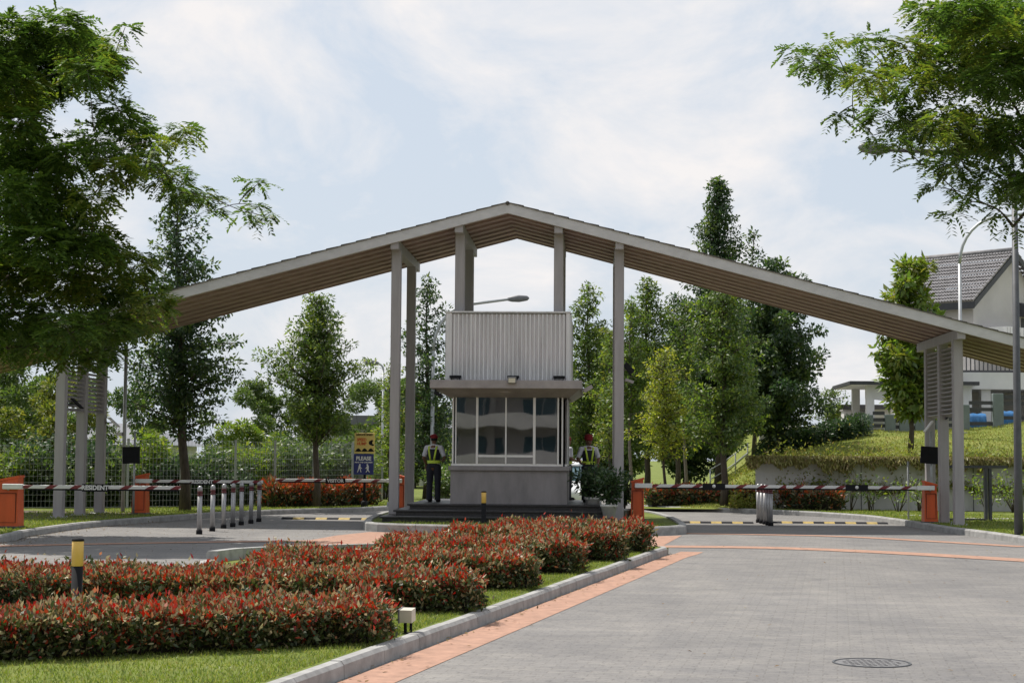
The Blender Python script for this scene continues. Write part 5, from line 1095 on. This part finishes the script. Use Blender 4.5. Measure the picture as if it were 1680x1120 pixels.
# fallen leaves along the kerbs and under the left tree
k = 160; yy = 12+RNG.random(k)*18; xx = -1.86+(yy-12.72)*0.1848+0.02+RNG.exponential(0.10, k)
k2 = 500; x2 = -11.2+RNG.random(k2)*6; y2 = 27+RNG.random(k2)*14; k3 = 500; y3 = 30+RNG.random(k3)*12; x3 = np.interp(y3, A[:, 1], A[:, 0])+RNG.exponential(0.25, k3)
k4 = 120; x4 = 0.5+RNG.random(k4)*7; y4 = 13+RNG.random(k4)*20
P4 = np.column_stack([np.concatenate([xx, x2, x3, x4]), np.concatenate([yy, y2, y3, y4])]); k = len(P4); ax = rand_unit(k); ax[:, 2] *= 0.12; nn = rand_unit(k)*0.25; nn[:, 2] += 1
leafmat('leaf_dry', [(0.16, 0.09, 0.035), (0.22, 0.14, 0.05), (0.10, 0.06, 0.03), (0.24, 0.19, 0.07)], 0.1, 0.03)
o = leaf_mesh('leaf_litter', [(np.column_stack([P4, np.full(k, 0.012)+RNG.random(k)*0.006]), ax, nn, 0.05*RNG.uniform(0.5, 1.3, k), 0.022, 'leaf_dry')]); tag(o, 'small dry fallen leaves scattered along the kerbs and the road', 'leaf litter', kind='stuff')

# ================================================================== POTTED PLANTS
def potted(x, y, z, r, h, label, pr=0.19, ph=0.30):
    t = thing('potted_plant', label, 'potted plant', (x, y, z), 'potted plants by the booth')
    f = MB(); f.lathe((x, y, z), [(pr*0.72, 0), (pr*0.95, ph*0.8), (pr*1.08, ph*0.82), (pr*1.08, ph), (pr*0.95, ph), (pr*0.9, ph-0.03), (0.01, ph-0.03)], 20); f.build('pot', 'pot_white', t)
    f = MB(); cl = []
    for i in range(16):
        a = random.uniform(0, 2*PI); q = r*random.random()**0.5; hh = h*random.uniform(0.6, 1.0)
        f.tube([(x, y, z+ph-0.05), (x+q*0.5*math.cos(a), y+q*0.5*math.sin(a), z+ph+hh*0.5), (x+q*math.cos(a), y+q*math.sin(a), z+ph+hh)], [0.01, 0.008, 0.004], 5)
        for s in (0.35, 0.65, 1.0): cl.append((x+q*s*math.cos(a), y+q*s*math.sin(a), z+ph+hh*s, r*0.42))
    f.build('stems', 'bark', t); leaf_mesh('foliage', [clump_leaves(cl, 150, 0.13, 0.05, 'leaf_dark', 0.95, 0.1)], t)
potted(-0.02, 41.3, 0.41, 0.42, 0.72, 'dark leafy plant in a white pot on the steps, nearest the booth')
potted(0.36, 39.75, 0.28, 0.40, 0.72, 'dark leafy plant in a white pot on the lowest step by the right inner column')
potted(0.76, 41.75, 0.15, 0.22, 0.85, 'dark leafy plant squeezed between the right inner column and the orange barrier', 0.16, 0.28)

# ================================================================== GUARDS
def person(label, loc, rotz, arms, hat='cap', stance=0.10, head_turn=0.0, lean=0.0, s=0.965):
    """a guard built facing -Y in local coordinates.  arms: per side (elbow, wrist, hand direction)"""
    t = thing('person', label, 'person', loc, 'security guards', True, rotz); t.scale = (s, s, s)
    hx, sx_ = stance, 0.195
    f = MB()                                               # body: one surface after remeshing
    ld = lambda z: lean*(z-0.9)
    def chain(mb, pts, rad, n=12, sq=(1, 1)):
        mb.tube(pts, rad, n, sq=sq); mb.ell(pts[0], (rad[0],)*3, 10, 7); mb.ell(pts[-1], (rad[-1],)*3, 10, 7)
    chain(f, [(0, 0, 0.90), (0, ld(1.05), 1.05), (0, ld(1.2), 1.20), (0, ld(1.36), 1.36)], [0.115, 0.11, 0.125, 0.115])
    hd = Vector((0, ld(1.6)-0.015, 1.605)); R_ = Matrix.Rotation(head_turn, 3, 'Z')
    chain(f, [(0, ld(1.4)+0.015, 1.38), (0, ld(1.5), 1.50)], [0.062, 0.055])
    f.ell(hd, (0.076, 0.096, 0.118), 18, 12, rot=R_)
    f.ell(hd+R_ @ Vector((0, -0.045, -0.06)), (0.056, 0.055, 0.06), 14, 9, rot=R_)
    f.ell(hd+R_ @ Vector((0, -0.100, -0.012)), (0.014, 0.02, 0.026), 8, 6, rot=R_)
    for q in (-1, 1): f.ell(hd+R_ @ Vector((q*0.078, 0.008, -0.01)), (0.012, 0.022, 0.032), 8, 6, rot=R_)
    for q, (el, wr, hdir) in zip((-1, 1), arms):
        sh = Vector((q*sx_, ld(1.38), 1.385)); el, wr, hdir = Vector(el), Vector(wr), Vector(hdir).normalized()
        chain(f, [sh, sh.lerp(el, 0.5), el], [0.054, 0.048, 0.040]); chain(f, [el, el.lerp(wr, 0.35), wr], [0.040, 0.040, 0.026])
        sd_ = hdir.cross(Vector((0, 0, 1))); sd_ = sd_.normalized() if sd_.length > 0.2 else Vector((0, 1, 0)); pn = hdir.cross(sd_).normalized()
        pc = wr+hdir*0.055; f.hexa([tuple(pc+hdir*a*0.05+sd_*b*0.04+pn*c_*0.014) for c_ in (-1, 1) for a, b in ((-1, -1), (1, -1), (1, 1), (-1, 1))]); f.tube([wr-hdir*0.02, pc], [0.027, 0.024], 8)
        for j, (off, L_) in enumerate(((-0.031, 0.072), (-0.010, 0.082), (0.011, 0.077), (0.031, 0.060))):
            a0 = pc+hdir*0.042+sd_*off; c1 = a0+hdir*L_*0.5-pn*L_*0.12; c2 = c1+hdir*L_*0.35-pn*L_*0.38
            f.tube([a0, c1, c2], [0.0095, 0.009, 0.0075], 7)
        a0 = pc-hdir*0.02-sd_*0.036; f.tube([a0, a0+hdir*0.035-sd_*0.028-pn*0.012, a0+hdir*0.072-sd_*0.03-pn*0.03], [0.012, 0.0105, 0.0085], 7)
    for q in (-1, 1): chain(f, [(q*hx*0.9, 0, 0.88), (q*hx, -0.01, 0.5), (q*hx*1.05, 0.01, 0.09)], [0.07, 0.05, 0.035])
    b_ = f.build('body', 'skin', t, True); r_ = b_.modifiers.new('surface', 'REMESH'); r_.mode = 'VOXEL'; r_.voxel_size = 0.0075; r_.use_smooth_shade = True
    def cloth(name, mb, mt, vox=0.011):
        o = mb.build(name, mt, t, True); r = o.modifiers.new('surface', 'REMESH'); r.mode = 'VOXEL'; r.voxel_size = vox; r.use_smooth_shade = True; return o
    f = MB()
    f.ell((0, 0.0, 0.93), (0.165, 0.125, 0.12)); f.tube([(0, 0, 0.9), (0, 0, 1.0)], [0.155, 0.15], 16, sq=(0.78, 1))
    for q in (-1, 1): f.tube([(q*hx*0.85, 0, 0.92), (q*hx, -0.012, 0.70), (q*hx*1.02, -0.012, 0.5), (q*hx*1.05, 0.005, 0.25), (q*hx*1.06, 0.005, 0.045)], [0.108, 0.098, 0.082, 0.076, 0.080], 14)
    cloth('trousers', f, 'navy_cloth')
    f = MB()
    for q in (-1, 1):
        f.ell((q*hx*1.07, -0.06, 0.045), (0.045, 0.13, 0.042)); f.ell((q*hx*1.07, 0.02, 0.05), (0.042, 0.055, 0.05)); f.ell((q*hx*1.07, -0.05, 0.012), (0.048, 0.14, 0.012))
    cloth('shoes', f, 'black', 0.01)
    f = MB(); f.tube([(0, 0, 0.96), (0, ld(1.1), 1.08), (0, ld(1.22), 1.22), (0, ld(1.36), 1.36), (0, ld(1.43), 1.435)], [0.158, 0.152, 0.172, 0.172, 0.09], 20, sq=(0.70, 1.0)); f.tube([(-0.2, ld(1.38), 1.385), (0, ld(1.4), 1.405), (0.2, ld(1.38), 1.385)], [0.06, 0.075, 0.06], 12)
    for q, (el, wr, _) in zip((-1, 1), arms):
        sh = Vector((q*sx_, ld(1.38), 1.385)); el = Vector(el); f.ell(sh, (0.066, 0.062, 0.064)); f.tube([sh, sh.lerp(el, 0.5), sh.lerp(el, 0.88)], [0.066, 0.062, 0.060], 12)
    f.tube([(0, ld(1.46)+0.006, 1.42), (0, ld(1.47), 1.475)], [0.072, 0.062], 14); cloth('shirt', f, 'shirt_white')
    # vest: open sided shell over the shirt, lime tapes over the shoulders and round the waist
    f = MB(); f.tube([(0, 0, 1.0), (0, ld(1.1), 1.10), (0, ld(1.22), 1.22), (0, ld(1.34), 1.345), (0, ld(1.41), 1.40)], [0.172, 0.166, 0.184, 0.176, 0.11], 20, sq=(0.72, 0.98)); v_ = cloth('vest', f, 'navy_cloth')
    f = MB(); f.tube([(0, ld(1.01), 0.985), (0, ld(1.07), 1.06)], [0.180, 0.178], 28, sq=(0.725, 0.99), caps=False); f.build('reflective_tape', 'lime_tape', t, True)
    for q in (-1, 1):
        path = []
        for (z, xx) in ((1.06, 0.05), (1.2, 0.075), (1.32, 0.095), (1.41, 0.105)):
            ry = np.interp(z, [1.0, 1.1, 1.22, 1.345, 1.41], [0.124, 0.12, 0.1325, 0.127, 0.10]); rx = ry/0.72
            path.append((xx, z, ry*math.sqrt(max(0.05, 1-(xx/(rx*1.06))**2))))
        f = MB(); w_ = 0.024; rows = [(q*xx, -yy-0.008+ld(z), z) for xx, z, yy in path]+[(q*0.105, ld(1.44), 1.462)]+[(q*xx, yy+0.008+ld(z), z) for xx, z, yy in path[::-1]]
        vs = []
        for (a, b2, c_) in rows: vs += [(a-w_, b2, c_), (a+w_, b2, c_)]
        f.add(vs, [(2*i, 2*i+1, 2*i+3, 2*i+2) for i in range(len(rows)-1)], 0, True); o = f.build('reflective_tape', 'lime_tape', t); so = o.modifiers.new('thickness', 'SOLIDIFY'); so.thickness = 0.006; so.offset = 0
    f = MB()
    for q in (-1, 1): f.ell(hd+R_ @ Vector((q*0.030, -0.088, 0.012)), (0.011, 0.007, 0.007), 8, 6, rot=R_)
    f.build('eyes', 'black', t)
    f = MB(); f.ell(hd+R_ @ Vector((0, -0.097, -0.062)), (0.022, 0.006, 0.006), 10, 6, rot=R_); f.build('mouth', 'red_cloth', t)
    f = MB(); f.ell(hd+R_ @ Vector((0, 0.018, 0.01)), (0.081, 0.088, 0.088), 16, 10, rot=R_); f.build('hair', 'black', t)
    f = MB()
    if hat == 'turban':
        for k in range(5):
            ring = [tuple(hd+R_ @ Vector(((0.088-0.006*abs(k-1.5))*math.cos(2*PI*i/20), (0.103-0.006*abs(k-1.5))*math.sin(2*PI*i/20)+0.008, 0.035+0.022*k+0.018*math.sin(2*PI*i/20+k)))) for i in range(21)]
            f.tube(ring, 0.026, 8)
        f.ell(hd+R_ @ Vector((0, 0.008, 0.10)), (0.085, 0.095, 0.07), 16, 10, rot=R_); cloth('turban', f, 'red_cloth', 0.008)
    else:
        f.ell(hd+R_ @ Vector((0, 0.006, 0.062)), (0.092, 0.108, 0.075), 18, 10, rot=R_); f.tube([tuple(hd+R_ @ Vector((0.086*math.cos(2*PI*i/24), 0.104*math.sin(2*PI*i/24)+0.004, 0.035))) for i in range(25)], 0.014, 8)
        f.ell(hd+R_ @ Vector((0.035, 0.0, 0.092)), (0.085, 0.095, 0.035), 16, 8, rot=R_ @ Matrix.Rotation(0.3, 3, 'Y')); cloth('beret', f, 'red_cloth', 0.008)
    return t
person('guard in a lime striped vest standing with his back turned left of the booth', (-3.97, 42.4, 0.54), PI-0.25, (((-0.30, 0.02, 1.13), (-0.17, -0.20, 1.05), (0.5, -0.8, 0.1)), ((0.27, 0.03, 1.13), (0.24, -0.12, 0.93), (0.05, -0.5, -1))), 'cap', 0.105, 0.3)
person('guard in a lime striped vest facing the camera behind the potted plants', (-0.13, 43.3, 0.54), 0.25, (((-0.29, 0.02, 1.13), (-0.24, -0.19, 1.00), (0.4, -0.9, -0.1)), ((0.28, 0.03, 1.13), (0.20, -0.16, 0.95), (-0.4, -0.8, -0.4))), 'turban', 0.10, 0.35)
person('guard half hidden behind the right edge of the booth, only head and white sleeve showing', (-0.70, 45.0, 0.54), PI/2+0.5, (((-0.28, 0.02, 1.13), (-0.22, -0.20, 1.05), (0.3, -0.9, 0.1)), ((0.27, 0.03, 1.13), (0.22, -0.18, 1.0), (-0.3, -0.9, 0))), 'cap', 0.10, 0.0)

# ================================================================== WHITE CAR BEHIND THE BOOTH
car = thing('parked_car', 'white car waiting behind the booth on the right lane', 'car', (-0.95, 52.6, 0.0), local=True)
W2 = 0.83
def ring(y, zb, zs, zt, w, wt):                             # half section mirrored: sill, side, shoulder, top
    r = [(w*0.86, zb), (w, zb+0.12), (w, zs-0.08), (w*0.97, zs), (wt, zt)]
    return [(x, y, z) for x, z in r]+[(-x, y, z) for x, z in r[::-1]]
def loft(mb, secs, mi=0, cap=True):
    n = len(secs[0]); vs = [v for s_ in secs for v in s_]; fs = []
    for i in range(len(secs)-1):
        for k in range(n): fs.append((i*n+k, i*n+(k+1) % n, (i+1)*n+(k+1) % n, (i+1)*n+k))
    if cap: fs += [tuple(range(n-1, -1, -1)), tuple((len(secs)-1)*n+k for k in range(n))]
    mb.add(vs, [f_[::-1] for f_ in fs], mi, True)
f = MB(); loft(f, [ring(-1.95, 0.28, 0.52, 0.60, 0.62, 0.52), ring(-1.88, 0.22, 0.62, 0.70, 0.74, 0.64), ring(-1.6, 0.2, 0.72, 0.80, 0.81, 0.68), ring(-0.95, 0.2, 0.84, 0.94, W2, 0.70), ring(-0.6, 0.2, 0.88, 0.96, W2, 0.7), ring(1.3, 0.2, 0.92, 0.98, W2, 0.72), ring(1.75, 0.24, 0.90, 0.97, 0.80, 0.7), ring(1.9, 0.32, 0.80, 0.88, 0.70, 0.6)])
body = f.build('body', 'car_paint', car)
f = MB(); loft(f, [ring(-0.75, 0.88, 0.92, 0.96, 0.72, 0.70), ring(-0.15, 0.9, 1.20, 1.42, 0.72, 0.56), ring(0.3, 0.9, 1.25, 1.50, 0.73, 0.58), ring(1.1, 0.9, 1.25, 1.48, 0.73, 0.57), ring(1.7, 0.9, 1.0, 1.05, 0.70, 0.62)]); f.build('windows', 'car_glass', car)
f = MB(); loft(f, [[(x, y, z) for x, z in ((w, zz), (w*0.8, zz+0.05), (-w*0.8, zz+0.05), (-w, zz))] for y, w, zz in ((-0.22, 0.575, 1.40), (0.3, 0.60, 1.485), (1.1, 0.59, 1.465), (1.25, 0.57, 1.40))]); f.build('roof', 'car_paint', car)
f = MB(); f.box(-0.45, 0.45, -1.965, -1.9, 0.30, 0.44, bev=0.02); f.box(-0.35, 0.35, -1.945, -1.86, 0.50, 0.57); f.build('grille', 'black', car)
for q in (-1, 1):
    f = MB(); f.ell((q*0.58, -1.82, 0.62), (0.15, 0.13, 0.075), rot=Matrix.Rotation(q*0.5, 3, 'Z')); f.build('headlight', 'aluminium', car)
    f = MB(); f.ell((q*0.90, -0.62, 0.98), (0.09, 0.05, 0.065)); f.build('mirror', 'car_paint', car)
    for y in (-1.25, 1.25):
        f = MB(); f.tube([(q*0.64, y, 0.31), (q*0.84, y, 0.31)], 0.31, 24, sm=False); wh = f.build('wheel', 'tyre', car)
        f = MB(); f.tube([(q*0.80, y, 0.31), (q*0.848, y, 0.31)], 0.20, 16, sm=False); f.build('rim', 'aluminium', wh)
